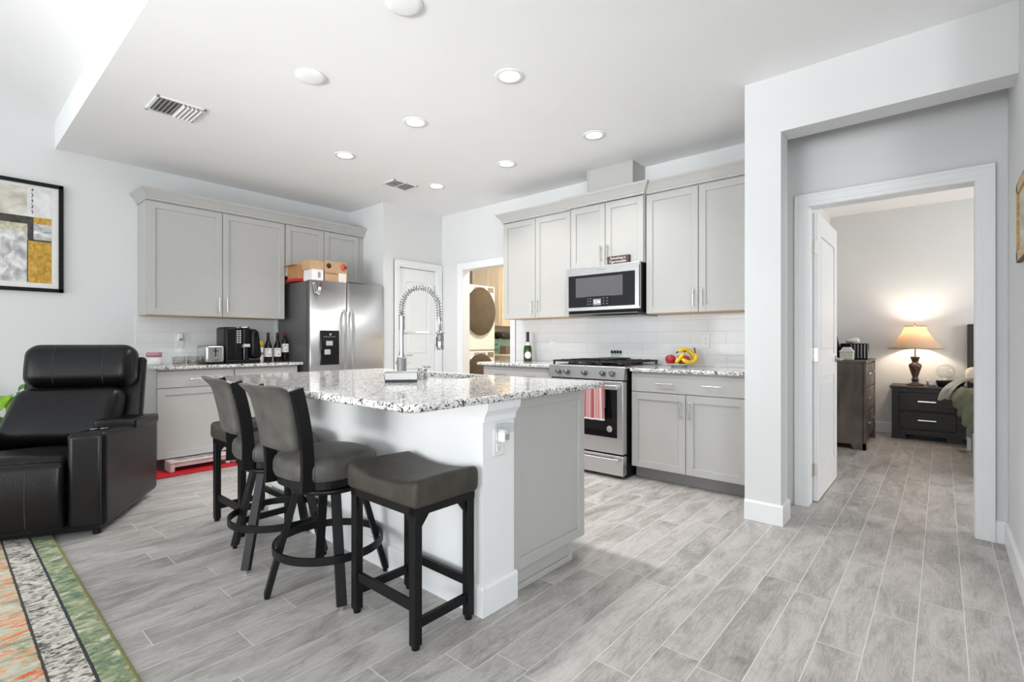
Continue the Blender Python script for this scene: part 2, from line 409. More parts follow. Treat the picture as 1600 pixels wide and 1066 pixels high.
        for ax in range(3):
            u, w = [i for i in range(3) if i != ax]
            for sg in (-1, 1):
                for i in range(len(P[u]) - 1):
                    for j in range(len(P[w]) - 1):
                        qs = []
                        for a, b in ((i, j), (i + 1, j), (i + 1, j + 1), (i, j + 1)):
                            q = [0, 0, 0]; q[ax] = sg; q[u] = P[u][a]; q[w] = P[w][b]; qs.append(vert(q))
                        if len(set(qs)) < 3: continue
                        try: f = s.bm.faces.new(qs if len(set(qs)) == 4 else list(dict.fromkeys(qs))); f.smooth = True; f.material_index = s.mi
                        except ValueError: pass
        return s
    def grid(s, fn, nu, nv, thick=0):
        """surface fn(u,v) for u,v in 0..1, with uv; optional thickness along the normal (solidified)"""
        uv = s.bm.loops.layers.uv.verify()
        V = [[s.bm.verts.new(fn(i / nu, j / nv)) for j in range(nv + 1)] for i in range(nu + 1)]
        fs = []
        for i in range(nu):
            for j in range(nv):
                f = s.bm.faces.new((V[i][j], V[i + 1][j], V[i + 1][j + 1], V[i][j + 1])); f.smooth = True; f.material_index = s.mi
                for lp, (a, b) in zip(f.loops, ((i, j), (i + 1, j), (i + 1, j + 1), (i, j + 1))): lp[uv].uv = (a / nu, b / nv)
                fs.append(f)
        if thick:
            bmesh.ops.recalc_face_normals(s.bm, faces=fs)
            bmesh.ops.solidify(s.bm, geom=fs, thickness=thick)
        return s
    def obj(s, name, m, parent=None, flip=True):
        if flip: bmesh.ops.recalc_face_normals(s.bm, faces=s.bm.faces)
        me = bpy.data.meshes.new(name); s.bm.to_mesh(me); s.bm.free()
        for q in (m if isinstance(m, (list, tuple)) else [m]): me.materials.append(q)
        o = bpy.data.objects.new(name, me); COL.objects.link(o)
        if parent is not None: o.parent = parent
        return o

def tag(o, label, cat, group=None):
    o['label'] = label; o['category'] = cat
    if group: o['group'] = group
    return o
def thing(name, label, cat, loc=(0, 0, 0), rz=0, group=None):
    o = bpy.data.objects.new(name, None); COL.objects.link(o); o.location = loc; o.rotation_euler = (0, 0, rz)
    o.empty_display_size = .1
    return tag(o, label, cat, group)
def struct(o): o['kind'] = 'structure'; return o
def dup(root, loc, rz, label, group=None):
    r = root.copy(); COL.objects.link(r); r.location = loc; r.rotation_euler = (0, 0, rz); r['label'] = label
    if group: r['group'] = group
    for ch in list(root.children):
        c = ch.copy(); COL.objects.link(c); c.parent = r
        for g in list(ch.children):
            d = g.copy(); COL.objects.link(d); d.parent = c
    return r
def lettering(name, s, size, m, parent, loc, rot, ext=.0006, align='CENTER'):
    cu = bpy.data.curves.new(name, 'FONT'); cu.body = s; cu.size = size; cu.extrude = ext; cu.align_x = align; cu.align_y = 'CENTER'
    cu.resolution_u = 3
    t = bpy.data.objects.new(name, cu); COL.objects.link(t)
    bpy.context.view_layer.update()
    me = bpy.data.meshes.new_from_object(t.evaluated_get(bpy.context.evaluated_depsgraph_get()))
    bpy.data.objects.remove(t); bpy.data.curves.remove(cu)
    me.materials.clear(); me.materials.append(m); me.name = name
    o = bpy.data.objects.new(name, me); COL.objects.link(o); o.parent = parent; o.location = loc; o.rotation_euler = rot
    return o

# ================================================================== SETTING
XW, YW, ZC = -5.713, 4.367, 2.77
XP, YP = -4.987, 3.46          # pantry block
b = B(); b.box(-6.8, 3.7, -5.2, 8.0, -.12, 0); struct(b.obj('floor', M_floor))
b = B(); b.box(-6.8, 3.7, .672, 8.0, ZC, ZC + .33); struct(b.obj('ceiling', M_ceil))
b = B(); b.prism([(.672, 3.0), (-2.4, 4.02), (-5.2, 3.09), (-5.2, 3.2), (-2.4, 4.14), (.672, 3.12)], 0, -6.3, 2.9); struct(b.obj('ceiling_vault', M_ceil))
b = B(); b.box(XW - .12, XW, -5.2, YW + .12, 0, 4.2); struct(b.obj('wall_left', M_wall))
# pantry block: side wall beside the refrigerator and front wall with the door opening
b = B(); b.box(XW, XP, YP, YP + .1, 0, ZC)
oy0, oy1, oz = 3.69, 4.274, 2.04
b.box(XP - .1, XP, YP + .1, oy0, 0, ZC).box(XP - .1, XP, oy1, YW, 0, ZC).box(XP - .1, XP, oy0, oy1, oz, ZC)
struct(b.obj('wall_pantry', M_wall))
# back (range) wall with the laundry opening
lx0, lx1, lz = -4.588, -3.785, 2.035
b = B(); b.box(XW, lx0, YW, YW + .12, 0, ZC).box(lx1, -.85, YW, YW + .12, 0, ZC).box(lx0, lx1, YW, YW + .12, lz, ZC)
struct(b.obj('wall_back', M_wall))
# pillar, kitchen side wall and header of the hall opening
b = B(); b.box(-.956, -.85, 3.393, YW, 0, ZC).box(-.85, -.747, 3.393, 3.565, 0, ZC).box(-.747, .28, 3.393, 3.565, 2.42, ZC)
struct(b.obj('wall_pillar', M_wall))
bx0, bx1, bz = -.690, .147, 2.055
b = B(); b.box(-.85, bx0, 3.911, 4.03, 0, ZC).box(bx1, 3.6, 3.911, 4.03, 0, ZC).box(bx0, bx1, 3.911, 4.03, bz, ZC)
struct(b.obj('wall_hall', M_wall))
b = B(); b.box(.28, .40, 2.9, 3.911, 0, ZC).box(.40, 2.6, 2.9, 3.02, 0, ZC); struct(b.obj('wall_right', M_wall))
b = B(); b.box(2.6, 2.72, -5.2, -3.6, 0, 4.2).box(2.6, 2.72, -.8, 3.02, 0, 4.2).box(2.6, 2.72, -3.6, -.8, 0, .6).box(2.6, 2.72, -3.6, -.8, 2.3, 4.2)
struct(b.obj('wall_east', M_wall))
b = B(); b.box(XW, -4.7, -5.2, -5.08, 0, 4.2).box(-.1, 2.6, -5.2, -5.08, 0, 4.2).box(-4.7, -.1, -5.2, -5.08, 2.42, 4.2); struct(b.obj('wall_rear', M_wall))
# sliding glass door behind the camera and the side window (frames)
b = B()
for x in (-4.7, -3.2, -1.66, -.16): b.box(x, x + .06, -5.16, -5.10, 0, 2.42)
b.box(-4.7, -.1, -5.16, -5.10, 2.36, 2.42).box(-4.7, -.1, -5.16, -5.10, 0, .05); struct(b.obj('door_4', M_trim))
b = B()
for y in (-3.6, -2.23, -.86): b.box(2.64, 2.70, y, y + .06, .6, 2.3)
b.box(2.64, 2.70, -3.6, -.8, .6, .66).box(2.64, 2.70, -3.6, -.8, 2.24, 2.3); struct(b.obj('window_1', M_trim))
# bedroom
b = B(); b.box(-1.24, -1.12, YW + .12, 7.76, 0, ZC).box(-1.24, 3.6, 7.76, 7.88, 0, ZC).box(3.5, 3.62, 3.911, 7.76, 0, ZC)
struct(b.obj('wall_bedroom', M_wall))
# laundry room
b = B(); b.box(-6.62, -6.5, YW + .12, 6.6, 0, ZC).box(-6.62, -2.9, 6.5, 6.62, 0, ZC).box(-3.0, -2.9, YW + .12, 6.6, 0, ZC)
struct(b.obj('wall_laundry', mat('laundry_paint', (.74, .70, .62), .85, var=(3, .01))))

# baseboards
def board(b, x0, x1, y0, y1, face):
    """face: direction the board looks at"""
    t, h = .014, .125
    if face == '-y': b.box(x0, x1, y0 - t, y0, 0, h - .012); b.prism([(y0 - t, h - .012), (y0, h - .012), (y0, h), (y0 - t * .45, h)], 0, x0, x1)
    if face == '+y': b.box(x0, x1, y0, y0 + t, 0, h - .012); b.prism([(y0 + t, h - .012), (y0, h - .012), (y0, h), (y0 + t * .45, h)], 0, x0, x1)
    if face == '+x': b.box(x0, x0 + t, y0, y1, 0, h - .012); b.prism([(x0 + t, h - .012), (x0, h - .012), (x0, h), (x0 + t * .45, h)], 1, y0, y1)
    if face == '-x': b.box(x0 - t, x0, y0, y1, 0, h - .012); b.prism([(x0 - t, h - .012), (x0, h - .012), (x0, h), (x0 - t * .45, h)], 1, y0, y1)
    return b
struct(board(B(), XW, 0, -5.08, 1.22, '+x').obj('baseboard_left', M_trim))
b = B(); board(b, -.956, -.733, 3.393, 0, '-y'); board(b, -.747, 0, 3.393, 3.579, '+x'); struct(b.obj('baseboard_pillar', M_trim))
b = B(); board(b, .226, .28, 3.911, 0, '-y'); board(b, .28, 0, 2.886, 3.911, '-x'); struct(b.obj('baseboard_right', M_trim))
b = B(); board(b, -1.12, 3.5, 7.76, 0, '-y'); struct(b.obj('baseboard_bedroom', M_trim))
b = B(); board(b, XP, 0, YP + .0, 3.607, '+x'); struct(b.obj('baseboard_pantry', M_trim))
b = B(); board(b, -4.973, -4.672, YW, 0, '-y'); struct(b.obj('baseboard_back', M_trim))

# door casings (mitred profile built as stepped boxes) and jambs
def casing(name, plane, axis, a0, a1, z1, side, jamb):
    """casing around an opening a0..a1 on wall plane; axis 'x' or 'y' is the horizontal axis; side = direction of the room; jamb = depth into the wall"""
    b = B(); cw = .083
    def put(u0, u1, z0, z1_, d0, d1):
        lo, hi = sorted((plane + side * d0, plane + side * d1))
        if axis == 'x': b.box(u0, u1, lo, hi, z0, z1_, .002, 1)
        else: b.box(lo, hi, u0, u1, z0, z1_, .002, 1)
    for (o0, o1, d) in ((0, cw, .012), (.022, cw, .017), (cw - .022, cw, .022)):
        put(a0 - o1, a0 - o0, 0, z1 + o0, 0, d); put(a1 + o0, a1 + o1, 0, z1 + o0, 0, d)
        put(a0 - o1, a1 + o1, z1 + o0, z1 + o1, 0, d)
    put(a0 - .001, a0 + .003, 0, z1, .004, -jamb); put(a1 - .003, a1 + .001, 0, z1, .004, -jamb); put(a0, a1, z1 - .003, z1 + .001, .004, -jamb)
    return struct(b.obj(name, M_trim))
casing('trim_1', XP, 'y', oy0, oy1, oz, 1, .10)
casing('trim_2', YW, 'x', lx0, lx1, lz, -1, .12)
casing('trim_3', 3.911, 'x', bx0, bx1, bz, -1, .119)

def hinge_mesh(p, b=None):
    b = b or B(); x, y, z = p
    return b.box(x - .016, x + .016, y - .004, y, z - .045, z + .045, .002, 1).cyl((x - .018, y - .006, z - .047), (x - .018, y - .006, z + .047), .006, seg=10)

def panel_door(w, h, t, panels):
    """slab standing on local x 0..w, thickness along y 0..t, raised and recessed panels on the y=0 face and the y=t face"""
    b = B(); r = .010
    xs = .105
    b.box(0, w, r, t - r, 0, h)
    for (y0, y1) in ((0, r), (t - r, t)):
        b.box(0, xs, y0, y1, 0, h, .003, 1).box(w - xs, w, y0, y1, 0, h, .003, 1)
        edges = [0] + [q for p in panels for q in p] + [h]
        for i in range(0, len(edges), 2): b.box(xs, w - xs, y0, y1, edges[i], edges[i + 1], .003, 1)
        for (z0, z1) in panels:
            yy = (y0 + .003, y1) if y0 == 0 else (y0, y1 - .003)
            b.box(xs + .035, w - xs - .035, yy[0], yy[1], z0 + .035, z1 - .035, .006, 1)
    return b
def lever(sign):
    """lever handle on plane y=0 reaching to -y, lever along sign*x"""
    b = B(); b.lathe([(0, 0), (.027, 0), (.027, -.007), (.022, -.011), (0, -.011)], axis='y', seg=20)
    b.cyl((0, -.008, 0), (0, -.048, 0), .009, seg=14)
    b.tube([(0, -.046, 0), (sign * .03, -.05, 0), (sign * .07, -.05, -.002), (sign * .11, -.047, -.003)], [.009, .0085, .008, .006], 12)
    return b
# pantry door (closed): local x along world +y, front (local -y) looks to +x
pw = oy1 - oy0 - .012
d = panel_door(pw, 2.025, .035, [(.16, .78), (.94, 1.86)]).obj('door_1', M_trim); struct(d)
d.location = (XP - .02, oy0 + .006, .008); d.rotation_euler = (0, 0, PI / 2)
h = lever(1).obj('handle', M_nickel, d); h.location = (.06, 0, .95)
for z in (.28, 1.05, 1.80): hinge_mesh((pw - .004, .002, z)).obj('hinge', M_nickel, d)
# bedroom door, open at a right angle into the bedroom: local x runs to +y; the -y face looks to +x
bw = bx1 - bx0 - .012
d = panel_door(bw, 2.03, .035, [(.20, .86), (1.03, 1.88)]).obj('door_2', M_trim); struct(d)
d.location = (-.655, 4.046, .008); d.rotation_euler = (0, 0, PI / 2)
h = lever(-1).obj('handle', M_chrome, d); h.location = (bw - .065, 0, .98)
h = lever(1).obj('handle', M_chrome, d); h.location = (bw - .065, .035, .98); h.rotation_euler = (0, 0, PI)
for z in (.22, 1.03, 1.79):
    bb = B(); bb.box(-.003, 0, .004, .031, z - .045, z + .045).cyl((-.005, .036, z - .047), (-.005, .036, z + .047), .006, seg=10)
    bb.box(-.046, -.014, .028, .032, z - .045, z + .045).obj('hinge', M_nickel, d)

# backsplashes
b = B(); b.box(-3.70, -.957, YW - .009, YW, .914, 1.374).box(-3.702, -3.70, YW - .009, YW, .914, 1.374); struct(b.obj('backsplash_back', M_tileX))
b = B(); b.box(XW, XW + .009, 1.228, 2.535, .914, 1.374); struct(b.obj('backsplash_left', M_tileY))

# ceiling fittings
def recessed(name, x, y, label, power):
    t = thing(name, label, 'ceiling light', (x, y, ZC), 0, 'recessed ceiling lights over the kitchen')
    B().lathe([(.062, -.004), (.088, -.006), (.092, -.002), (.092, 0), (.062, 0)], seg=36, caps=False).obj('trim_ring', M_white, t)
    B().lathe([(0, -.003), (.062, -.003)], seg=32, caps=False).obj('lens', M_lamp, t, False)
    l = bpy.data.lights.new('downlight', 'AREA'); l.shape = 'DISK'; l.size = .12; l.energy = power; l.color = (1, .985, .965); l.spread = math.radians(118)
    lo = bpy.data.objects.new('downlight', l); COL.objects.link(lo); lo.parent = t; lo.location = (0, 0, -.012)
    return t
LP = 11
for x, y, lab in ((-2.02, 2.32, 'round recessed light glowing largest, nearest to the camera over the island right end'),
                  (-2.98, 2.35, 'round recessed light over the island middle, between two others of the front row'),
                  (-3.98, 2.365, 'round recessed light of the front row over the refrigerator end of the island'),
                  (-2.09, 3.424, 'round recessed light in front of the grey vent box above the microwave'),
                  (-3.04, 3.452, 'round recessed light in the back row, over the floor before the green bottle'),
                  (-4.04, 3.466, 'smallest round recessed light, beside the small ceiling grille near the pantry door')):
    recessed('recessed_light', x, y, lab, LP if y < 3 else LP * .55)
def ceiling_disc(x, y, lab):
    o = B().lathe([(0, -.016), (.06, -.016), (.085, -.012), (.092, 0), (0, 0)], seg=32).obj('ceiling_speaker', M_ceil)
    o.location = (x, y, ZC); return tag(o, lab, 'ceiling speaker', 'round white ceiling discs')
ceiling_disc(-2.949, 1.52, 'round white disc on the ceiling right of the air vent')
ceiling_disc(-1.97, 1.487, 'round white disc cut by the top edge of the picture')
def vent(x, y, sx, sy, lab, two):
    t = thing('ceiling_vent', lab, 'air vent', (x, y, ZC), 0)
    fr = .022
    b = B()
    for (a0, a1, c0, c1) in ((-sx / 2, sx / 2, -sy / 2, -sy / 2 + fr), (-sx / 2, sx / 2, sy / 2 - fr, sy / 2), (-sx / 2, -sx / 2 + fr, -sy / 2, sy / 2), (sx / 2 - fr, sx / 2, -sy / 2, sy / 2)):
        b.box(a0, a1, c0, c1, -.010, 0, .003, 1)
    if two: b.box(-sx / 2, sx / 2, -.012, .012, -.009, 0)
    b.obj('frame', M_white, t)
    B().box(-sx / 2 + .015, sx / 2 - .015, -sy / 2 + .015, sy / 2 - .015, -.002, -.0005).obj('dark_duct', M_toe, t)
    n = 10 if not two else 12
    for i in range(n):
        yy = -sy / 2 + fr + (sy - 2 * fr) * (i + .5) / n
        if two and abs(yy) < .016: continue
        tilt = math.radians(48) * (1 if i < n / 2 else -1)
        if two: tilt = math.radians(45)
        dy, dz = .011 * math.cos(tilt), .011 * math.sin(tilt)
        B().prism([(yy - dy, -.013 - dz), (yy - dy + .0014, -.013 - dz), (yy + dy + .0014, -.013 + dz), (yy + dy, -.013 + dz)], 0, -sx / 2 + fr, sx / 2 - fr).obj('louver', M_white, t)
    return t
vent(-4.08, 1.112, .30, .30, 'large white ceiling air vent with slanted louvers, left of the ceiling discs', False)
vent(-4.285, 3.18, .22, .30, 'small grey two-part ceiling grille beside the farthest recessed light', True)

# ================================================================== CABINETS
def shaker(b, x0, x1, z0, z1, y=0, t=.020, rail=.057):
    r = .011
    b.box(x0 + .01, x1 - .01, y - t + r, y, z0 + .01, z1 - .01)
    b.box(x0, x0 + rail, y - t, y, z0, z1, .0018, 1).box(x1 - rail, x1, y - t, y, z0, z1, .0018, 1)
    b.box(x0 + rail, x1 - rail, y - t, y, z0, z0 + rail, .0018, 1).box(x0 + rail, x1 - rail, y - t, y, z1 - rail, z1, .0018, 1)
    return b
def pull(L_, vertical):
    """bar pull centred on origin, on plane y=0, reaching to -y"""
    b = B(); r = .0055
    e = (0, 0, L_ / 2) if vertical else (L_ / 2, 0, 0); s = (0, 0, L_ * .36) if vertical else (L_ * .36, 0, 0)
    b.cyl((-e[0], -.030, -e[2]), (e[0], -.030, e[2]), r, seg=12)
    for k in (-1, 1): b.cyl((k * s[0], 0, k * s[2]), (k * s[0], -.030, k * s[2]), .0045, seg=10)
    return b
def add_door(t, x0, x1, z0, z1, hx, hz, vertical=True, hl=.14, name='door'):
    d = shaker(B(), x0, x1, z0, z1).obj(name, M_cab, t)
    h = pull(hl, vertical).obj('handle', M_nickel, d); h.location = (hx, -.020, hz); return d
def add_drawer(t, x0, x1, z0, z1, hxs, hl=.14):
    d = B().box(x0, x1, -.020, 0, z0, z1, .002, 1).obj('drawer', M_cab, t)
    for hx in hxs:
        h = pull(hl, False).obj('handle', M_nickel, d); h.location = (hx, -.020, (z0 + z1) / 2)
def base_cabinet(label, loc, rz, w, doors, drawer_handles, d=.585, left_end=False):
    t = thing('base_cabinet', label, 'cabinet', loc, rz)
    b = B(); b.box(0, w, 0, d, .105, .884); b.obj('body', M_cab, t)
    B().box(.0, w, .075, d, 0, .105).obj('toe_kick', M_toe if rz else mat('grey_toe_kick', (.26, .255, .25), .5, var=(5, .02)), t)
    g = .005
    add_drawer(t, g, w - g, .724, .868, drawer_handles)
    n = len(doors); dw = (w - g) / n
    for i, side in enumerate(doors):
        x0, x1 = g + i * dw, i * dw + dw
        add_door(t, x0, x1, .108, .717, x1 - .032 if side == 'r' else x0 + .032, .60)
    return t
def upper_cabinet(label, loc, rz, w, z0, z1, d=.305, doors=('r', 'l'), handle_low=True, x_in=0.):
    t = thing('wall_cabinet', label, 'cabinet', loc, rz)
    b = B(); b.box(0, w, 0, d, z0 + .002, z1); b.obj('body', M_cab, t)
    B().box(.004, w - .004, .002, d - .002, z0 - .003, z0 + .002).obj('underside', M_maple, t)
    n = len(doors); g = .006; dw = (w - g) / n
    for i, side in enumerate(doors):
        x0, x1 = g + i * dw, i * dw + dw
        add_door(t, x0, x1, z0, z1 - .010, x1 - .032 if side == 'r' else x0 + .032, z0 + .115)
    return t
R90 = PI / 2
ZU0, ZU1 = 1.372, 2.407
# left wall (front looks to +x); local x -> world y
xf = XW + .305
upper_cabinet('tall grey wall cabinet pair above the coffee maker, left of the refrigerator', (xf, 1.246, 0), R90, 1.239, ZU0, ZU1)
upper_cabinet('short grey wall cabinet above the refrigerator behind the cardboard boxes', (xf, 2.487, 0), R90, .899, 1.84, ZU1)
o = B().box(0, .072, -.002, .305, 1.84, ZU1).obj('filler_strip', M_cab); o.location = (xf, 3.387, 0); o.rotation_euler = (0, 0, R90); tag(o, 'narrow grey filler strip between the short cabinet and the pantry wall', 'cabinet filler')
base_cabinet('grey base cabinet with wide door under the toaster, nearest the recliner', (XW + .59, 1.249, 0), R90, .618, ['r'], [.309], .588)
base_cabinet('grey base cabinet under the wine bottles, next to the refrigerator', (XW + .59, 1.869, 0), R90, .618, ['l'], [.309], .588)
# back wall (front looks to -y)
yu = YW - .305
upper_cabinet('grey wall cabinet pair left of the microwave, above the green bottle', (-3.612, yu, 0), 0, .884, ZU0, ZU1)
upper_cabinet('short grey wall cabinet pair directly above the microwave', (-2.715, yu - .03, 0), 0, .762, 1.822, ZU1, .335)
upper_cabinet('grey wall cabinet pair right of the microwave, beside the white pillar', (-1.950, yu, 0), 0, .914, ZU0, ZU1)
o = B().box(-1.036, -.957, yu - .002, YW, ZU0, ZU1).obj('filler_strip', M_cab); tag(o, 'grey filler strip between wall cabinet and white pillar', 'cabinet filler')
yb = YW - .59
base_cabinet('grey base cabinet left of the stove, under the green bottle', (-3.637, yb, 0), 0, .893, ['r', 'l'], [.26, .64], .588)
base_cabinet('grey two-door base cabinet right of the stove, under the fruit plate', (-1.941, yb, 0), 0, .914, ['r', 'l'], [.30, .66], .588)
o = B().box(-1.025, -.957, yb, YW, 0, .884).obj('filler_strip', M_cab); tag(o, 'grey filler strip between base cabinet and white pillar', 'cabinet filler')

# crown mouldings: profile (out, up) swept along a mitred path
CP = [(0, 0), (.010, 0), (.010, .018), (.018, .026), (.026, .040), (.046, .066), (.062, .082), (.062, .098), (0, .098)]
def crown(path, z, normals, label, k=1.0):
    """path: xy corners; normals: outward (x,y) offset direction per corner (mitre)"""
    b = B(); v = []
    n = len(CP)
    for (x, y), (nx, ny) in zip(path, normals):
        for o_, u in CP: v.append((x + nx * o_ * k, y + ny * o_ * k, z + u))
    f = [(i * n + j, i * n + (j + 1) % n, (i + 1) * n + (j + 1) % n, (i + 1) * n + j) for i in range(len(path) - 1) for j in range(n)]
    f += [tuple(range(n)), tuple(range((len(path) - 1) * n, len(path) * n))[::-1]]
    b._new(v, f)
    return tag(b.obj('crown_moulding', M_cab), label, 'crown moulding')
xc = XW + .325
crown([(XW, 1.246), (xc, 1.246), (xc, YP - .001)], ZU1, [(0, -1), (1, -1), (1, 0)], 'grey crown moulding along the top of the left wall cabinets')
yc = YW - .325
crown([(-3.612, YW), (-3.612, yc), (-2.716, yc)], ZU1, [(-1, 0), (-1, -1), (0, -1)], 'grey crown moulding on the cabinet left of the microwave')
crown([(-2.715, yc), (-2.715, yc - .035), (-1.953, yc - .035), (-1.953, yc)], ZU1, [(-1, 0), (-1, -1), (1, -1), (1, 0)], 'grey crown moulding stepping forward above the microwave cabinet', 1.05)
crown([(-1.952, yc), (-.957, yc)], ZU1, [(0, -1), (0, -1)], 'grey crown moulding on the cabinet beside the white pillar')
# vent duct cover
b = B(); b.box(-2.587, -2.112, 4.117, YW, ZU1 + .004, ZC, .001, 1).box(-2.590, -2.574, 4.113, 4.12, ZU1 + .09, ZC).box(-2.125, -2.109, 4.113, 4.12, ZU1 + .09, ZC)
tag(b.obj('duct_cover', M_cab), 'grey boxed duct cover rising from cabinet top to ceiling', 'duct cover')

# countertops
def slab(name, x0, x1, y0, y1, label):
    b = B(); b.box(x0, x1, y0, y1, .884, .914, .009, 3); return tag(b.obj(name, M_granite), label, 'countertop')
slab('countertop', XW, XW + .648, 1.222, 2.53, 'speckled granite counter on the left wall under the coffee maker')
slab('countertop', -3.70, -2.732, YW - .648, YW, 'speckled granite counter left of the stove under the green bottle')
slab('countertop', -1.936, -.957, YW - .648, YW, 'speckled granite counter right of the stove under the fruit plate')

# ================================================================== ISLAND
IX0, IX1, IY0, IY1 = -3.45, -1.368, 1.06, 2.36
isl = thing('kitchen_island', 'white and grey kitchen island with white panelled front and grey end panel', 'kitchen island', (0, 0, 0))
kx0, kx1, ky0, ky1 = -3.40, -1.430, 1.475, 1.672
B().box(kx0, kx1, ky0, ky1, 0, .884).obj('knee_wall', mat('island_white_paint', (.80, .81, .81), .7, bump=(260, .04), var=(3, .01)), isl)
b = B(); board(b, kx0 - .014, kx1 + .014, ky0, 0, '-y'); board(b, kx1, 0, ky0 - .0, ky1 + .01, '+x'); board(b, kx0, 0, ky0, ky1 + .01, '-x')
b.obj('base_trim', M_trim, isl)
# cap trim under the top at the right end of the knee wall
b = B(); v = []
prof = [(0, 0), (.010, .0), (.012, .022), (.020, .034), (.034, .050), (.038, .064), (.038, .086), (0, .086)]
path = [(kx1 - .10, ky0), (kx1, ky0), (kx1, ky1)]; nor = [(0, -1), (1, -1), (1, 0)]
for (x, y), (nx, ny) in zip(path, nor):
    for o_, u in prof: v.append((x + nx * o_ * (1 if nx else .25), y + ny * o_ * .25, .798 + u))
n = len(prof)
b._new(v, [(i * n + j, i * n + (j + 1) % n, (i + 1) * n + (j + 1) % n, (i + 1) * n + j) for i in range(2) for j in range(n)] + [tuple(range(n)), tuple(range(2 * n, 3 * n))[::-1]])
b.obj('cap_trim', M_trim, isl)
B().box(kx0, -1.455, 2.225, 2.245, .105, .884).box(kx0, kx0 + .018, ky1, 2.225, .105, .884).box(-1.473, -1.455, ky1, 2.225, .105, .884).box(kx0, -1.455, ky1, 2.225, .105, .125).obj('cabinet_body', M_cab, isl)
B().box(kx0 + .05, -1.462, ky1, 2.165, 0, .105).obj('toe_base', M_cab, isl)
# grey shaker end panel on the right end (looks to +x)
b = B(); shaker(b, 0, .58, .105, .882, 0, .020, .052); e = b.obj('end_panel', M_cab, isl); e.location = (-1.455, ky1 + .001, 0); e.rotation_euler = (0, 0, R90)
b = B(); b.box(-1.462, -1.450, ky1 + .012, 2.165, 0, .028, .003, 1).box(-1.462, -1.452, 2.135, 2.165, .0, .105).obj('shoe_trim', M_cab, isl)
for i in range(4):
    w = 1.92 / 4; x0 = kx0 + .01 + i * w
    dd = shaker(B(), -x0 - w + .003, -x0 - .003, .11, .87).obj('door', M_cab, isl); dd.location = (0, 2.245, 0); dd.rotation_euler = (0, 0, PI)
    hh = pull(.14, True).obj('handle', M_nickel, dd); hh.location = (-x0 - .04, -.02, .72)
# granite top with rounded corners and a sink cut-out
def rrect(x0, x1, y0, y1, r, n=6):
    p = []
    for cx_, cy_, a0 in ((x1 - r, y1 - r, 0), (x0 + r, y1 - r, 90), (x0 + r, y0 + r, 180), (x1 - r, y0 + r, 270)):
        for i in range(n + 1):
            a = math.radians(a0 + 90 * i / n); p.append((cx_ + r * math.cos(a), cy_ + r * math.sin(a)))
    return p
SX0, SX1, SY0, SY1 = -2.86, -2.13, 1.93, 2.29
outer = rrect(IX0, IX1, IY0, IY1, .045); inner = rrect(SX0, SX1, SY0, SY1, .07)
b = B(); bm = b.bm; n = len(outer)
levels = [(.884, -.006), (.889, 0), (.909, 0), (.9125, -.0025), (.914, -.008)]
rings = []
for z, off in levels:
    rings.append([bm.verts.new((x + (off if x > (IX0 + IX1) / 2 else -off), y + (off if y > (IY0 + IY1) / 2 else -off), z)) for x, y in outer])
it = [bm.verts.new((x, y, .914)) for x, y in inner]; ib = [bm.verts.new((x, y, .884)) for x, y in inner]
for k in range(len(rings) - 1):
    for i in range(n): f = bm.faces.new((rings[k][i], rings[k][(i + 1) % n], rings[k + 1][(i + 1) % n], rings[k + 1][i])); f.smooth = True
for i in range(n):
    j = (i + 1) % n
    bm.faces.new((rings[-1][i], rings[-1][j], it[j], it[i])); bm.faces.new((it[i], it[j], ib[j], ib[i])); bm.faces.new((ib[i], ib[j], rings[0][j], rings[0][i]))
tag(b.obj('island_countertop', M_granite), 'large speckled granite island top with sink cut-out, glossy, overhanging the stools', 'countertop')
# undermount sink
b = B(); bm = b.bm
ins = rrect(SX0 + .004, SX1 - .004, SY0 + .004, SY1 - .004, .07)
s0 = [bm.verts.new((x, y, .883)) for x, y in ins]; s1 = [bm.verts.new((x * .985 - .037, y * .985 + .032, .70)) for x, y in ins]
for i in range(n): j = (i + 1) % n; f = bm.faces.new((s0[i], s0[j], s1[j], s1[i])); f.smooth = True
bm.faces.new(s1)
snk = b.obj('sink', M_steel); tag(snk, 'stainless undermount sink sunk into the island top', 'sink')
B().lathe([(0, .003), (.04, .003), (.045, 0)], (-2.49, 2.11, .701), 24).obj('drain', M_chrome, snk)

# faucet, standing at the seating side of the sink
FX, FY = -2.47, 1.845
fa = thing('kitchen_faucet', 'tall chrome spring-neck kitchen faucet standing behind the island sink', 'faucet', (FX, FY, .914), math.radians(48))
# local x = spout direction
B().lathe([(.036, 0), (.036, .006), (.029, .010), (.029, .118), (.022, .122), (0, .122)], seg=28).obj('base', M_chrome, fa)
B().cyl((0, 0, .12), (0, 0, .355), .0125, seg=18).obj('riser_pipe', M_chrome, fa)
B().cyl((0, 0, .285), (0, 0, .372), .0175, seg=20).obj('collar', M_chrome, fa)
SPAN = .222
arc = []
for i in range(41):
    a = PI - PI * i / 40; arc.append((SPAN / 2 + SPAN / 2 * math.cos(a), 0, .415 + .128 * math.sin(a)))
hose = [(0, 0, .37)] + arc + [(SPAN + .002, 0, .37), (SPAN + .006, 0, .33), (SPAN + .008, 0, .27)]
B().tube(hose, .0065, 12).obj('hose', M_steel2, fa)
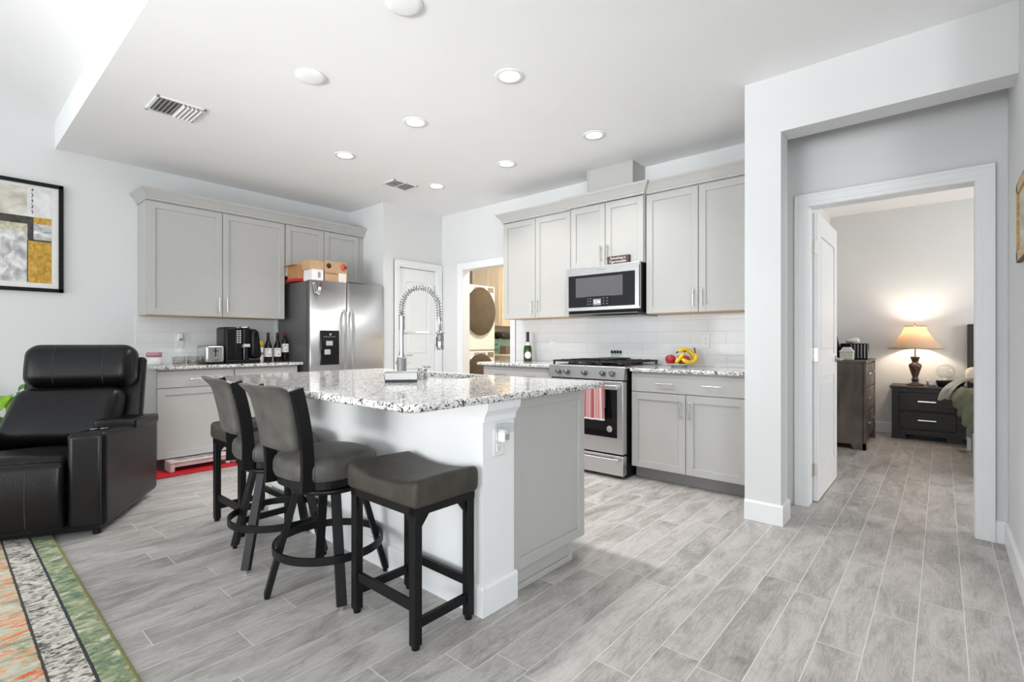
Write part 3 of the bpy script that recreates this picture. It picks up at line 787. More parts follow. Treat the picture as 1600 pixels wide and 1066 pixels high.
# coil spring around the hose
pth = [Vector(p) for p in ([(0, 0, .372), (0, 0, .392)] + arc + [(SPAN + .001, 0, .385), (SPAN + .002, 0, .355)])]
seglen = [0]
for i in range(1, len(pth)): seglen.append(seglen[-1] + (pth[i] - pth[i - 1]).length)
coil = []; turns = 30; total = seglen[-1]; NS = turns * 12
j = 0
for k in range(NS + 1):
    s_ = total * k / NS
    while j < len(pth) - 2 and seglen[j + 1] < s_: j += 1
    f_ = (s_ - seglen[j]) / (seglen[j + 1] - seglen[j]); p = pth[j].lerp(pth[j + 1], f_)
    t_ = (pth[j + 1] - pth[j]).normalized(); u_ = Vector((0, 1, 0)); w_ = t_.cross(u_)
    a = 2 * PI * k / 12; coil.append(p + u_ * (  .0155 * math.cos(a)) + w_ * (.0155 * math.sin(a)))
B().tube(coil, .0029, 6).obj('coil_spring', M_chrome, fa)
B().cyl((SPAN + .002, 0, .36), (SPAN + .004, 0, .34), .013, seg=16).obj('spring_end', M_chrome, fa)
B().lathe([(0, .165), (.019, .165), (.021, .172), (.021, .255), (.016, .262), (.010, .285), (0, .285)], (SPAN + .008, 0, 0), 22).obj('spray_head', M_chrome, fa)
B().box(SPAN - .017, SPAN - .010, -.007, .007, .185, .245, .002, 1).obj('spray_button', M_black, fa)
B().cyl((0, 0, .268), (SPAN - .006, 0, .268), .0065, seg=12).tube([(SPAN + .008 + .024 * math.cos(a), .024 * math.sin(a), .268) for a in [2 * PI * i / 24 for i in range(24)]], .004, 8, True).obj('support_arm', M_chrome, fa)
b = B(); b.cyl((0, 0, .085), (-.022, .055, .085), .020, seg=18).tube([(-.020, .050, .09), (-.018, .052, .13), (-.004, .060, .20)], [.0075, .007, .006], 10)
b.obj('lever', M_chrome, fa)
# sponge caddy, soap pump, drain plug ring
cd = thing('sponge_caddy', 'small stainless rectangular caddy with black base beside the faucet on the island', 'sponge caddy', (-2.198, 1.640, .914), math.radians(51))
B().box(-.088, .088, -.045, .045, .010, .056, .006, 3).obj('tray', mat('satin_steel', (.26, .26, .26), .42, 1., var=(6, .03)), cd)
B().box(-.084, .084, -.041, .041, 0, .010).obj('foot', M_black, cd)
sp = thing('soap_dispenser', 'squat chrome soap pump on the island right of the faucet', 'soap dispenser', (-2.262, 1.835, .914))
B().lathe([(.030, 0), (.030, .012), (.020, .018), (.020, .040), (.026, .046), (.026, .058), (.018, .064), (0, .064)], seg=24).obj('collar', M_chrome, sp)
B().tube([(0, 0, .06), (0, 0, .072), (.016, .014, .074), (.034, .03, .068)], .006, 10).obj('spout', M_chrome, sp)
tag(B().tube([(-2.70 + .022 * math.cos(a), 1.87 + .022 * math.sin(a), .9175) for a in [2 * PI * i / 28 for i in range(28)]], .003, 8, True).obj('drain_ring', M_chrome), 'thin chrome ring lying on the island left of the faucet', 'ring')

# island outlet with plug-in on the post (right end of the knee wall, looking to +x)
def outlet(label, loc, rz, kind='outlet'):
    t = thing('wall_outlet', label, 'outlet', loc, rz)
    B().box(-.036, .036, -.006, 0, -.058, .058, .004, 2).obj('plate', M_white, t)
    for z in (-.022, .022):
        b = B(); b.box(-.017, .017, -.008, -.005, z - .016, z + .016, .003, 1)
        s_ = b.obj('socket', M_white, t)
        B().box(-.008, -.006, -.0085, -.0078, z - .005, z + .006).box(.006, .008, -.0085, -.0078, z - .005, z + .006).box(-.002, .002, -.0085, -.0078, z - .011, z - .007).obj('slot', M_ink, s_)
    return t
outlet('white outlet on the island post under a plugged-in night light', (kx1, 1.568, .705), R90)
t = thing('plug_in_air_freshener', 'clear and white plug-in air freshener in the island post outlet', 'air freshener', (kx1 + .009, 1.568, .735), R90)
B().pad((0, -.022, 0), (.040, .040, .055), .012, 4, 3).obj('housing', M_white, t)
B().box(-.030, .034, -.060, -.004, .018, .052, .004, 1).obj('clear_cover', M_glass, t)
B().box(-.012, .014, -.043, -.0405, -.016, .010).obj('window', mat('grey_vent_slot', (.35, .34, .33), .5, var=(30, .05)), t)
outlet('white outlet in the tile right of the fruit plate', (-1.545, YW - .009, 1.135), 0)
outlet('faint white outlet in the tile left of the stove', (-3.178, YW - .009, 1.12), 0)
outlet('white outlet in the left wall tile behind the glass jars', (XW + .009, 1.585, 1.125), R90)
t = thing('night_light', 'white plug-in night light in the left wall outlet', 'night light', (XW + .018, 1.585, 1.165), R90)
B().pad((0, -.014, .008), (.046, .028, .075), .010, 4, 3).obj('housing', M_white, t)
B().box(-.014, .014, -.0295, -.0275, -.024, -.006).obj('sensor', mat('grey_sensor', (.25, .25, .25), .3, var=(30, .05)), t)

# ================================================================== RANGE
rg = thing('stove', 'stainless steel gas stove with black oven glass between two base cabinets', 'stove', (-2.7195, 3.69, 0))
w = .762
B().box(.004, w - .004, .03, .668, .012, .905).obj('body', M_black, rg)
# cooktop deck
B().box(-.004, w + .004, -.012, .672, .905, .921, .004, 2).obj('cooktop', M_steel, rg)
B().box(.03, w - .03, .06, .62, .921, .924).obj('burner_well', M_iron, rg)
B().prism([(-.030, .812), (.03, .812), (.03, .906), (-.010, .906)], 0, 0, w).obj('control_panel', mat('range_steel', (.42, .42, .42), .32, 1., var=(2, .03)), rg)
for kx in (.115, .205, .385, .565, .655):
    k = B(); k.lathe([(.024, 0), (.024, -.006), (.020, -.008), (.018, -.034), (.014, -.038), (0, -.038)], (0, 0, 0), 22, 'y'); k.box(-.0035, .0035, -.044, -.034, -.018, .018, .001, 1)
    o = k.obj('knob', mat('knob_steel', (.24, .24, .24), .25, 1., var=(9, .03)), rg); o.location = (kx, -.022, .860); o.rotation_euler = (math.radians(-12), 0, 0)
# oven door
dr = B().box(.003, w - .003, -.038, .03, .205, .800, .004, 2).obj('oven_door', M_steel, rg)
B().box(.055, w - .055, -.0405, -.036, .335, .742, .003, 1).obj('oven_glass', M_gloss, dr)
b = B(); b.box(.030, w - .030, -.092, -.078, .737, .773, .004, 2).box(.045, .085, -.082, -.036, .744, .766).box(w - .085, w - .045, -.082, -.036, .744, .766).obj('oven_handle', M_steel, dr)
o = B().lathe([(0, -.002), (.026, -.002), (.027, 0)], (w - .125, -.0405, .405), 28, 'y').obj('sticker', mat('silver_sticker', (.42, .43, .43), .4, var=(120, .15)), dr)
lettering('lettering', 'Whirlpool', .016, M_ink, dr, (.24, -.0385, .255), (R90, 0, 0), .0003)
# warming drawer
d2 = B().box(.003, w - .003, -.036, .03, .028, .190, .004, 2).obj('drawer', M_steel, rg)
B().box(.03, w - .03, -.075, -.062, .142, .168, .004, 2).box(.04, .08, -.066, -.034, .146, .164).box(w - .08, w - .04, -.066, -.034, .146, .164).obj('handle', M_steel, d2)
# cast iron grates: three sections
for gi in range(3):
    x0 = .012 + gi * .248; x1 = x0 + .242; y0, y1 = .035, .625; z = .955
    b = B()
    for (a, c) in (((x0, y0), (x1, y0)), ((x0, y1), (x1, y1)), ((x0, y0), (x0, y1)), ((x1, y0), (x1, y1))):
        b.bar([(a[0], a[1], z), (c[0], c[1], z)], .014, .012, (0, 0, 1))
    for yy in (.17, .33, .49): b.bar([(x0, yy, z + .004), (x1, yy, z + .004)], .012, .012, (0, 0, 1))
    for xx in (x0 + .08, x0 + .162): b.bar([(xx, y0, z + .004), (xx, y1, z + .004)], .012, .012, (0, 0, 1))
    for xx in (x0 + .006, x1 - .006):
        for yy in (y0 + .006, .33, y1 - .006): b.box(xx - .007, xx + .007, yy - .007, yy + .007, .921, z)
    b.obj('grate', M_cast, rg)
for bx, by in ((.135, .18), (.135, .48), (.381, .33), (.627, .18), (.627, .48)):
    B().lathe([(.048, .924), (.048, .934), (.040, .938), (.036, .946), (0, .948)], (bx, by, 0), 24).obj('burner', M_iron, rg)
# griddle plate on the middle grate
t = thing('griddle', 'dark flat griddle plate lying on the middle stove grate', 'griddle', (-2.338, 4.10, .9665))
B().box(-.115, .115, -.21, .20, 0, .010, .004, 2).box(-.03, .03, -.235, -.205, .002, .012, .003, 1).obj('plate', M_cast, t)
# towel over the oven handle
def towel(u, v):
    # v: 0 front hem .. 1 back hem ; u across
    x = .215 * (u - .5); zt = .782; yf = -.0975; yk = -.0725
    if v < .72:
        z = .480 + (zt - .480) * (v / .72); y = yf - .004 - .010 * (1 - v / .72) * (.4 + .6 * math.sin(u * 9) ** 2) - .004 * math.sin(u * 17)
        x *= 1 + .08 * (1 - v / .72); x += .012 * (1 - v / .72) * (u - .3)
    elif v < .80:
        a = PI * (v - .72) / .08; z = zt + .004 * math.sin(a); y = (yf + yk) / 2 - (yk - yf) / 2 * math.cos(a)
    else:
        z = zt - (v - .80) / .20 * .20; y = yk + .004
    return (x, y, z)
o = B().grid(towel, 40, 40, .003).obj('dish_towel', M_stripe); o.location = (-2.7195 + .505, 3.69, 0)
tag(o, 'red and white striped dish towel hanging over the oven handle', 'towel')
# four small shakers behind the grates, on the back of the stove
for i in range(4):
    t = thing('spice_shaker', ['small glass shaker with dark lid at left end of the row behind the stove grates', 'second small glass shaker from the left behind the stove grates', 'third small glass shaker from the left behind the stove grates', 'small glass shaker with dark lid at right end of the row behind the stove grates'][i], 'shaker', (-2.452 + i * .031, 4.345, .921), 0, 'glass shakers behind the stove')
    B().lathe([(0, 0), (.013, 0), (.013, .085), (.010, .095), (0, .095)], seg=16).obj('jar', M_glass, t)
    B().lathe([(0, .095), (.011, .095), (.011, .118), (.008, .121), (0, .121)], seg=16).obj('lid', M_ink, t)

# ================================================================== MICROWAVE
mw = thing('microwave', 'stainless over-the-range microwave with black glass door under short cabinet', 'microwave', (-2.718, 3.955, 1.385))
w = .756
B().box(.004, w - .004, .03, .408, .0, .432).obj('body', M_black, mw)
B().box(.002, w - .002, .0, .03, .030, .437, .003, 2).obj('door_frame', M_steel, mw)
B().box(.022, w - .045, -.003, .002, .062, .362, .002, 1).obj('door_glass', M_gloss, mw)
B().box(.105, .595, -.0045, -.002, .155, .335, .001, 1).obj('window', mat('grey_microwave_screen', (.10, .10, .105), .25, var=(60, .05)), mw)
pn = B().box(.215, .470, -.0050, -.002, .066, .158).obj('control_panel', M_gloss, mw)
dsp = mat('lit_display', (.2, .2, .22), .3, emit=(.75, .78, .9), es=.05, var=(9, .01)); dig = mat('display_digits', (1, 1, 1), .3, emit=(1, 1, 1), es=.9, var=(9, .01))
B().box(.295, .378, -.0058, -.0045, .075, .135).obj('display', dsp, pn)
lettering('clock_digits', '2:36', .040, dig, pn, (.337, -.0063, .106), (R90, 0, 0), .0003)
b = B()
for bx in (.235, .262, .40, .435):
    for bz in (.085, .110, .135): b.box(bx, bx + .010, -.0056, -.0045, bz, bz + .006)
b.obj('buttons', mat('button_print', (.35, .35, .36), .5, var=(9, .02)), pn)
lettering('lettering', 'Whirlpool', .024, mat('grey_logo', (.3, .3, .31), .4, var=(9, .02)), mw, (.378, -.0008, .402), (R90, 0, 0), .0004)
b = B(); b.prism([(.03, -.022), (.405, -.022), (.405, .002), (.0, .002), (.0, -.004)], 0, .02, w - .02); b.obj('grease_hood', M_steel2, mw)
B().box(w - .010, w - .0015, -.001, .012, .05, .41, .003, 1).obj('side_handle', M_fside, mw)
# sign on the microwave
t = thing('wooden_sign', 'small dark brown block sign with white words on top of the microwave', 'sign', (-2.183, 3.975, 1.8235))
B().box(-.108, .108, 0, .035, 0, .071, .002, 1).obj('board', mat('dark_brown_board', (.07, .045, .038), .6, var=(60, .2)), t)
lettering('lettering', 'Everything is\nFigureoutable', .0300, M_paper, t, (0, -.0008, .036), (R90, 0, 0), .0004)

# ================================================================== REFRIGERATOR
FYL, FYR, FXF, FH = 2.545, 3.452, -4.962, 1.772
fr = thing('refrigerator', 'stainless side-by-side refrigerator with ice dispenser beside the pantry wall', 'refrigerator', (FXF, FYL, 0), R90)
w = FYR - FYL; seam = .412
B().box(0.004, w - .004, .075, .735, .02, FH - .006, .004, 1).obj('body', M_fside, fr)
B().box(.004, w - .004, .058, .078, .03, FH - .012).obj('gasket', M_black, fr)
def bow(x): return -.022 * (1 - ((x - w / 2) / (w / 2)) ** 2)
def fdoor(x0, x1, name):
    b = B(); n_ = 14; c = .006
    xs = [x0, x0 + c * .3] + [x0 + c + (x1 - x0 - 2 * c) * i / n_ for i in range(n_ + 1)] + [x1 - c * .3, x1]
    ys = [bow(x0) + c, bow(x0) + c * .3] + [bow(x) for x in xs[2:-2]] + [bow(x1) + c * .3, bow(x1) + c]
    m_ = len(xs)
    for k in range(m_ - 1): b._new([(xs[k], ys[k], .06), (xs[k + 1], ys[k + 1], .06), (xs[k + 1], ys[k + 1], FH), (xs[k], ys[k], FH)], [(0, 1, 2, 3)], True)
    b.mi = 1
    b._new([(x0, ys[0], .06), (x0, ys[0], FH), (x0, .058, FH), (x0, .058, .06)], [(0, 1, 2, 3)]); b._new([(x1, ys[-1], .06), (x1, .058, .06), (x1, .058, FH), (x1, ys[-1], FH)], [(0, 1, 2, 3)])
    for z in (.06, FH): b._new([(x, y, z) for x, y in zip(xs, ys)] + [(x1, .058, z), (x0, .058, z)], [tuple(range(m_ + 2))])
    b._new([(x0, .058, .06), (x1, .058, .06), (x1, .058, FH), (x0, .058, FH)], [(0, 1, 2, 3)])
    bmesh.ops.remove_doubles(b.bm, verts=b.bm.verts, dist=.00005)
    return b.obj(name, [M_steel, M_fside], fr)
ld = fdoor(0, seam - .004, 'freezer_door'); rd = fdoor(seam + .004, w, 'fridge_door')
B().box(.01, w - .01, .03, .1, .012, .055).obj('kick_grille', M_black, fr)
for dd_, hx in ((ld, seam - .045), (rd, seam + .045)):
    b = B(); pts = [(hx, -.004, .62), (hx, -.036, .65), (hx, -.048, .80), (hx, -.052, 1.05), (hx, -.048, 1.30), (hx, -.036, 1.44), (hx, -.004, 1.47)]
    b.bar([(p[0], p[1] - .030, p[2]) for p in pts], .028, .018, (1, 0, 0)); b.obj('handle', M_steel, dd_)
dp = B().box(.105, .315, -.0335, -.003, .88, 1.245, .004, 2).obj('dispenser', M_gloss, ld)
B().box(.125, .295, -.0342, -.033, .90, 1.13).obj('recess', mat('dispenser_recess', (.004, .004, .004), .25, var=(9, .1)), dp)
B().box(.160, .235, -.042, -.034, 1.085, 1.135, .003, 1).box(.140, .205, -.052, -.034, .99, 1.045, .005, 1).obj('paddle', mat('grey_paddle', (.42, .42, .42), .35, var=(9, .02)), dp)
b = B()
for i in range(6): b.box(.135 + i * .024, .148 + i * .024, -.0344, -.033, 1.175 + .004 * (i % 2), 1.181 + .004 * (i % 2))
b.box(.20, .222, -.0344, -.033, 1.195, 1.215); b.obj('button_print', mat('button_print', (.35, .35, .36)), dp)
# magnets on the freezer door
t = thing('magnet', 'dark and white slim opener magnet at top of the freezer door', 'magnet', (FXF + .0075, FYL + .048, 1.69), R90)
o = B().box(-.011, .011, -.006, 0, -.055, .055, .003, 1).obj('plate', M_paper, t); o.rotation_euler = (0, math.radians(-14), 0)
o = B().box(-.008, .004, -.0075, -.005, -.045, .045).obj('dark_print', M_ink, t); o.rotation_euler = (0, math.radians(-14), 0)
t = thing('magnet', 'wine-bottle shaped purple and white magnet at top of the freezer door', 'magnet', (FXF + .0145, FYL + .098, 1.685), R90)
tl = math.radians(14)
o = B().box(-.015, .015, -.006, 0, -.065, .02, .004, 1).obj('bottle_body', M_paper, t); o.rotation_euler = (0, tl, 0)
o = B().box(-.012, .012, -.0068, -.004, -.055, -.015).obj('grey_print', mat('grey_print', (.3, .3, .31), .6, var=(80, .2)), t); o.rotation_euler = (0, tl, 0)
o = B().prism([(-.015, .02), (.015, .02), (.006, .045), (.006, .075), (-.006, .075), (-.006, .045)], 1, -.006, 0).obj('bottle_neck', mat('plum_print', (.16, .03, .07), .5, var=(50, .1)), t); o.rotation_euler = (0, tl, 0)

# boxes on the refrigerator (local x -> world y, front to +x)
def carton(name, label, y0, y1, x0, x1, z0, h, m, extras=(), rz=0):
    t = thing(name, label, 'box', ((x0 + x1) / 2, (y0 + y1) / 2, z0), R90 + rz, 'cartons on top of the refrigerator')
    hw, hd = (y1 - y0) / 2, (x1 - x0) / 2
    B().box(-hw, hw, -hd, hd, 0, h, .002, 1).obj('carton', m, t)
    for (nm, a0, a1, c0, c1, mm) in extras: B().box(a0, a1, -hd - .0012, -hd + .001, c0, c1).obj(nm, mm, t)
    return t, hw, hd
zt = FH + .0005
carton('pizza_box', 'flat dark red box under the kraft carton at left on the refrigerator', 2.50, 2.695, -5.44, -5.165, zt, .028, M_red)
t, hw, hd = carton('cardboard_box', 'kraft box with red label and raised flap, leftmost on the refrigerator', 2.515, 2.69, -5.40, -5.165, zt + .0285, .14, M_kraft, [('red_label', .0, .075, .03, .10, M_red)])
B().hull_box([(-hw - .05, -hd, .137), (-hw, -hd, .137), (-hw, hd, .137), (-hw - .05, hd, .137), (-hw - .05, -hd, .142), (-hw, -hd, .142), (-hw, hd, .142), (-hw - .05, hd, .142)]).obj('flap', M_kraft, t)
carton('cardboard_box', 'small white printed carton under the end of the long kraft box', 2.575, 2.700, -5.16, -4.972, zt, .115, M_paper, [('grey_print', .0, .03, .03, .09, mat('grey_print', (.3, .3, .31)))])
carton('cardboard_box', 'long kraft carton lying on top of the small white carton', 2.560, 2.715, -5.24, -4.985, zt + .1155, .095, M_kraft2)
t, hw, hd = carton('cardboard_box', 'widest kraft carton with black round stamp and red circle on the refrigerator', 2.722, 2.985, -5.22, -4.985, zt, .225, M_kraft2, [('white_label', .03, .12, .0, .10, M_paper), ('seam', -.12, .03, .098, .103, M_kraft), ('print_line', -.12, .02, .085, .091, M_ink)])
for nm, cx_, r, mm in (('round_stamp', -.085, .028, M_ink), ('red_circle', .088, .038, mat('coral_print', (.62, .11, .06), .6, var=(30, .1)))):
    B().lathe([(0, -.0018), (r, -.0018), (r, 0)], (cx_, -hd, .17), 24, 'y').obj(nm, mm, t)
B().box(.096, .1305, -hd - .003, -hd - .0015, .162, .176).obj('dark_tab', M_ink, t)
tag(B().lathe([(0, 0), (.05, 0), (.07, .03), (.072, .065), (.05, .10), (.02, .112), (0, .113)], (-5.54, 3.18, ZU1 + .001), 24).obj('white_bowl', M_white), 'white round jar on top of the short cabinet in the corner', 'jar')

# ================================================================== LEFT COUNTER ITEMS
CZ = .9142
t = thing('canister', 'white canister with pink lid at the left end of the counter', 'canister', (-5.42, 1.305, CZ))
B().lathe([(0, 0), (.055, 0), (.058, .02), (.058, .075), (0, .075)], seg=28).obj('jar', M_white, t)
B().lathe([(0, .075), (.060, .075), (.060, .112), (.054, .118), (0, .118)], seg=28).obj('lid', mat('dusty_pink_plastic', (.50, .26, .29), .45, var=(20, .03)), t)
M_sand = mat('pinkish_contents', (.52, .37, .30), .9, var=(120, .2))
for x, y, lab in ((-5.36, 1.485, 'low glass jar with pinkish contents nearer the pink-lidded canister'), (-5.38, 1.606, 'low glass jar with pinkish contents next to the toaster')):
    t = thing('glass_jar', lab, 'jar', (x, y, CZ), 0, 'low glass jars on the left counter')
    B().lathe([(.048, 0), (.052, .006), (.054, .075), (.052, .075), (.050, .008), (0, .006)], seg=28).obj('glass', M_glass, t)
    B().lathe([(0, .007), (.047, .008), (.048, .042), (0, .044)], seg=24).obj('contents', M_sand, t)
# toaster
t = thing('toaster', 'stainless two-slot toaster on the left counter beside the coffee maker', 'toaster', (-5.36, 1.748, CZ), R90)
B().pad((0, 0, .095), (.165, .26, .165), .022, 4, 4).obj('housing', mat('toaster_steel', (.48, .48, .48), .25, 1., var=(3, .03)), t)
B().box(-.076, .076, -.125, .125, 0, .016).obj('base', M_black, t)
B().box(-.062, .062, -.1325, -.128, .030, .160, .006, 1).obj('front_plate', mat('light_steel', (.42, .42, .42), .35, 1., var=(6, .02)), t)
B().box(-.0045, .0045, -.1345, -.132, .070, .155).box(-.022, .022, -.142, -.130, .122, .130, .002, 1).obj('lever', M_black, t)
B().lathe([(.014, 0), (.012, -.012), (0, -.013)], (.006, -.1325, .050), 18, 'y').obj('dial', M_chrome, t)
for xx in (-.032, .032): B().box(xx - .013, xx + .013, -.095, .095, .1765, .1785).obj('slot', M_black, t)
# coffee maker
t = thing('coffee_maker', 'black coffee maker with carafe and brew basket on the left counter', 'coffee maker', (-5.36, 2.0, CZ), R90)
B().box(-.165, .165, -.13, .13, 0, .032, .008, 2).obj('base', M_black, t)
B().pad((-.105, .0, .185), (.12, .25, .345), .025, 4, 4).obj('water_tank', M_black, t)
B().box(-.078, -.012, -.130, -.04, .03, .348, .010, 2).obj('control_column', M_black, t)
b = B()
for i in range(2):
    for k in range(6): b.box(-.064 + i * .024, -.048 + i * .024, -.1325, -.129, .20 + k * .022, .213 + k * .022)
b.obj('buttons', mat('lit_button_print', (.55, .55, .55), .4, var=(30, .1)), t)
B().cyl((.038, -.05, .185), (.038, -.05, .345), .058, seg=28).obj('brew_basket', M_black, t)
B().lathe([(.040, .345), (.048, .352), (.044, .366), (0, .368)], (.038, -.05, 0), 24).obj('lid', M_nickel, t)
B().box(.006, .070, -.1095, -.106, .160, .190, .002, 1).obj('badge', mat('pale_badge', (.6, .6, .62), .4, var=(20, .03)), t)
B().cyl((.038, -.05, .034), (.038, -.05, .155), .042, seg=24).obj('travel_mug', M_gloss, t)
B().pad((.128, -.01, .19), (.105, .20, .30), .045, 4, 4, lambda q, p: (p.x + (-.018 * (p.z / .15) if p.x > 0 else 0), p.y, p.z)).obj('carafe_housing', M_black, t)
B().tube([(.158, -.07, .11), (.172, -.075, .115), (.176, -.078, .07), (.170, -.075, .035), (.155, -.07, .03)], .006, 10).obj('carafe_handle', M_black, t)
# white canister, yellow lid
t = thing('canister', 'white tall canister with yellow lid between coffee maker and wine bottles', 'canister', (-5.385, 2.208, CZ))
B().lathe([(0, 0), (.041, 0), (.043, .01), (.043, .155), (0, .155)], seg=28).obj('jar', M_paper, t)
B().lathe([(0, .155), (.045, .155), (.045, .215), (.040, .218), (0, .218)], seg=28).obj('lid', mat('yellow_plastic', (.62, .47, .04), .45, var=(30, .15)), t)
B().lathe([(.0435, .075), (.0435, .105)], seg=28, caps=False).obj('label_band', mat('grey_print', (.3, .3, .31)), t, False)
M_winegl = mat('dark_wine_glass', (.010, .007, .006), .06, var=(20, .1)); M_capsule = mat('maroon_capsule', (.10, .010, .014), .4, var=(30, .1))
def bottle(name, loc, label, H=.31, R=.037, body=M_winegl, cap=M_capsule, lab=(.055, .145), shoulder=.5, group=None, rz=0.):
    t = thing(name, label, 'bottle', loc, rz, group)
    zs = H * shoulder
    B().lathe([(0, 0), (R * .95, 0), (R, .005), (R, zs), (R * .93, zs + .02), (R * .6, zs + .05), (R * .40, zs + .075), (R * .37, H - .055), (R * .37, H - .002), (0, H - .002)], seg=28).obj('glass', body, t)
    B().lathe([(R * .40, H - .062), (R * .40, H - .004), (R * .38, H), (0, H)], seg=24).obj('capsule', cap, t)
    # wrap label facing local -y
    b = B(); z0, z1 = lab
    def f(u, v): a = -PI / 2 + (u - .5) * 2.5; return (math.cos(a) * (R + .0008), math.sin(a) * (R + .0008), z0 + (z1 - z0) * v)
    l = b.grid(f, 16, 2).obj('label', M_paper, t, False)
    b = B()
    for (u0, u1, v0, v1) in ((.38, .62, .78, .84), (.54, .68, .22, .32)):
        def g(u, v): a = -PI / 2 + (u0 + (u1 - u0) * u - .5) * 2.5; return (math.cos(a) * (R + .0014), math.sin(a) * (R + .0014), z0 + (z1 - z0) * (v0 + (v1 - v0) * v))
        b.grid(g, 4, 1)
    b.obj('print', M_ink, l, False)
    return t
face = math.radians(90 - 24)
bottle('wine_bottle', (-5.36, 2.292, CZ), 'dark wine bottle with maroon cap next to the yellow-lidded canister', group='wine bottles on the left counter', rz=face)
bottle('wine_bottle', (-5.36, 2.390, CZ), 'dark wine bottle in the middle of the three, with black-brown cap', cap=mat('brown_capsule', (.03, .012, .010), .4, var=(30, .1)), group='wine bottles on the left counter', rz=face)
bottle('wine_bottle', (-5.38, 2.480, CZ), 'dark straight-sided wine bottle with higher label beside the refrigerator', H=.315, lab=(.10, .19), shoulder=.62, group='wine bottles on the left counter', rz=face)
bottle('water_bottle', (-5.56, 2.37, CZ), 'bluish clear bottle standing behind the wine bottles', H=.27, body=mat('bluish_plastic', (.45, .52, .62), .15, trans=.6, var=(9, .02)), cap=M_white, group=None)
# champagne bottle on the back counter
gl = mat('green_bottle_glass', (.020, .055, .008), .05, var=(25, .25))
t = thing('champagne_bottle', 'green sparkling wine bottle with dark foil on the counter left of the stove', 'bottle', (-3.40, 4.205, CZ), math.radians(52))
R = .046
B().lathe([(0, 0), (R * .95, 0), (R, .006), (R, .125), (R * .93, .15), (R * .55, .195), (R * .36, .225), (R * .34, .28), (0, .28)], seg=30).obj('glass', gl, t)
B().lathe([(R * .40, .205), (R * .36, .235), (R * .36, .30), (R * .38, .305), (R * .38, .317), (0, .32)], seg=24).obj('foil', M_ink, t)
def lf(u, v):
    a = -PI / 2 - .15 + (u - .5) * 1.7; zz = .068 + (v - .5) * .075 * math.sqrt(max(0, 1 - (2 * u - 1) ** 2)); return (math.cos(a) * (R + .001), math.sin(a) * (R + .001), zz)
B().grid(lf, 16, 4).obj('label', M_paper, t, False)
def lf2(u, v): a = -PI / 2 + (u - .5) * 2.2; rr = R * (.80 - .40 * v) + .0035; return (math.cos(a) * rr, math.sin(a) * rr, .172 + v * .038)
B().grid(lf2, 12, 3).obj('neck_label', M_paper, t, False)

# fruit plate
PX, PY = -1.685, 4.125
pl = B().lathe([(0, .004), (.055, .004), (.060, 0), (.064, .0), (.066, .010), (.118, .026), (.120, .030), (.114, .030), (.062, .016), (0, .014)], (0, 0, 0), 40).obj('fruit_plate', mat('pale_grey_ceramic', (.55, .54, .50), .25, var=(9, .02)))
pl.location = (PX, PY, CZ); tag(pl, 'shallow pale grey fruit plate on the counter right of the stove', 'plate')
M_apple = mat('red_apple_skin', (.40, .022, .03), .3, var=(40, .35)); M_ban = mat('banana_skin', (.80, .56, .03), .5, var=(30, .12)); M_stem = mat('banana_stem', (.12, .09, .03), .7, var=(40, .2))
for x, y, z, r, lab in ((-.070, -.015, .060, .044, 'red apple at the left end of the fruit plate'), (.048, .012, .058, .041, 'red apple behind the curve of the lower banana'), (-.005, .060, .060, .041, 'dark red apple at the back of the fruit plate')):
    t = thing('apple', lab, 'apple', (PX + x, PY + y, CZ + z), 0, 'apples on the fruit plate')
    B().lathe([(0, -r * .82), (r * .35, -r * .92), (r * .8, -r * .6), (r, 0), (r * .93, r * .5), (r * .6, r * .88), (r * .25, r * .86), (0, r * .68)], seg=24).obj('fruit', M_apple, t)
    B().tube([(0, 0, r * .68), (.003, 0, r * .95), (.008, 0, r * 1.15)], .0018, 6).obj('stem', M_stem, t)
def banana(label, pts, rad=.0165):
    t = thing('banana', label, 'banana', (PX, PY, CZ), 0, 'bananas on the fruit plate')
    P = [Vector(p) for p in pts]; S = []
    def bez(u):
        Q = P[:]
        while len(Q) > 1: Q = [Q[i].lerp(Q[i + 1], u) for i in range(len(Q) - 1)]
        return Q[0]
    S = [bez(i / 20) for i in range(21)]
    rr = [rad * min(1, .35 + 1.1 * math.sin(PI * min(1, max(0, (i + 1.2) / 22)))) for i in range(21)]
    B().tube(S, rr, 8).obj('skin', M_ban, t)
    B().tube([S[-1], S[-1] + (S[-1] - S[-3]) * .9, S[-1] + (S[-1] - S[-3]) * 1.8], [rr[-1] * .75, .006, .007], 8).obj('stem', M_stem, t)
    B().tube([S[0], S[0] + (S[0] - S[1]) * .5], [rr[0] * .8, .004], 8).obj('tip', M_stem, t)
def fp(u, up, dep):   # metres to the viewer's right along the counter, height, towards the room
    return (.757 * u + .653 * dep, .653 * u - .757 * dep, up)
banana('lower banana curving around the right side of the fruit plate', [fp(.0, .072, .07), fp(.035, .030, .085), fp(.10, .030, .06), fp(.15, .045, .025), fp(.138, .115, .0)], .0185)
banana('upper banana arching over the apples', [fp(.135, .052, .0), fp(.125, .12, .0), (fp(.06, .175, .0)), fp(.01, .145, .01), fp(-.012, .130, .015)], .0185)
banana('short banana leaning across the middle of the fruit plate', [fp(-.045, .042, .045), fp(-.02, .065, .05), fp(.005, .085, .045), fp(.03, .12, .03)], .017)

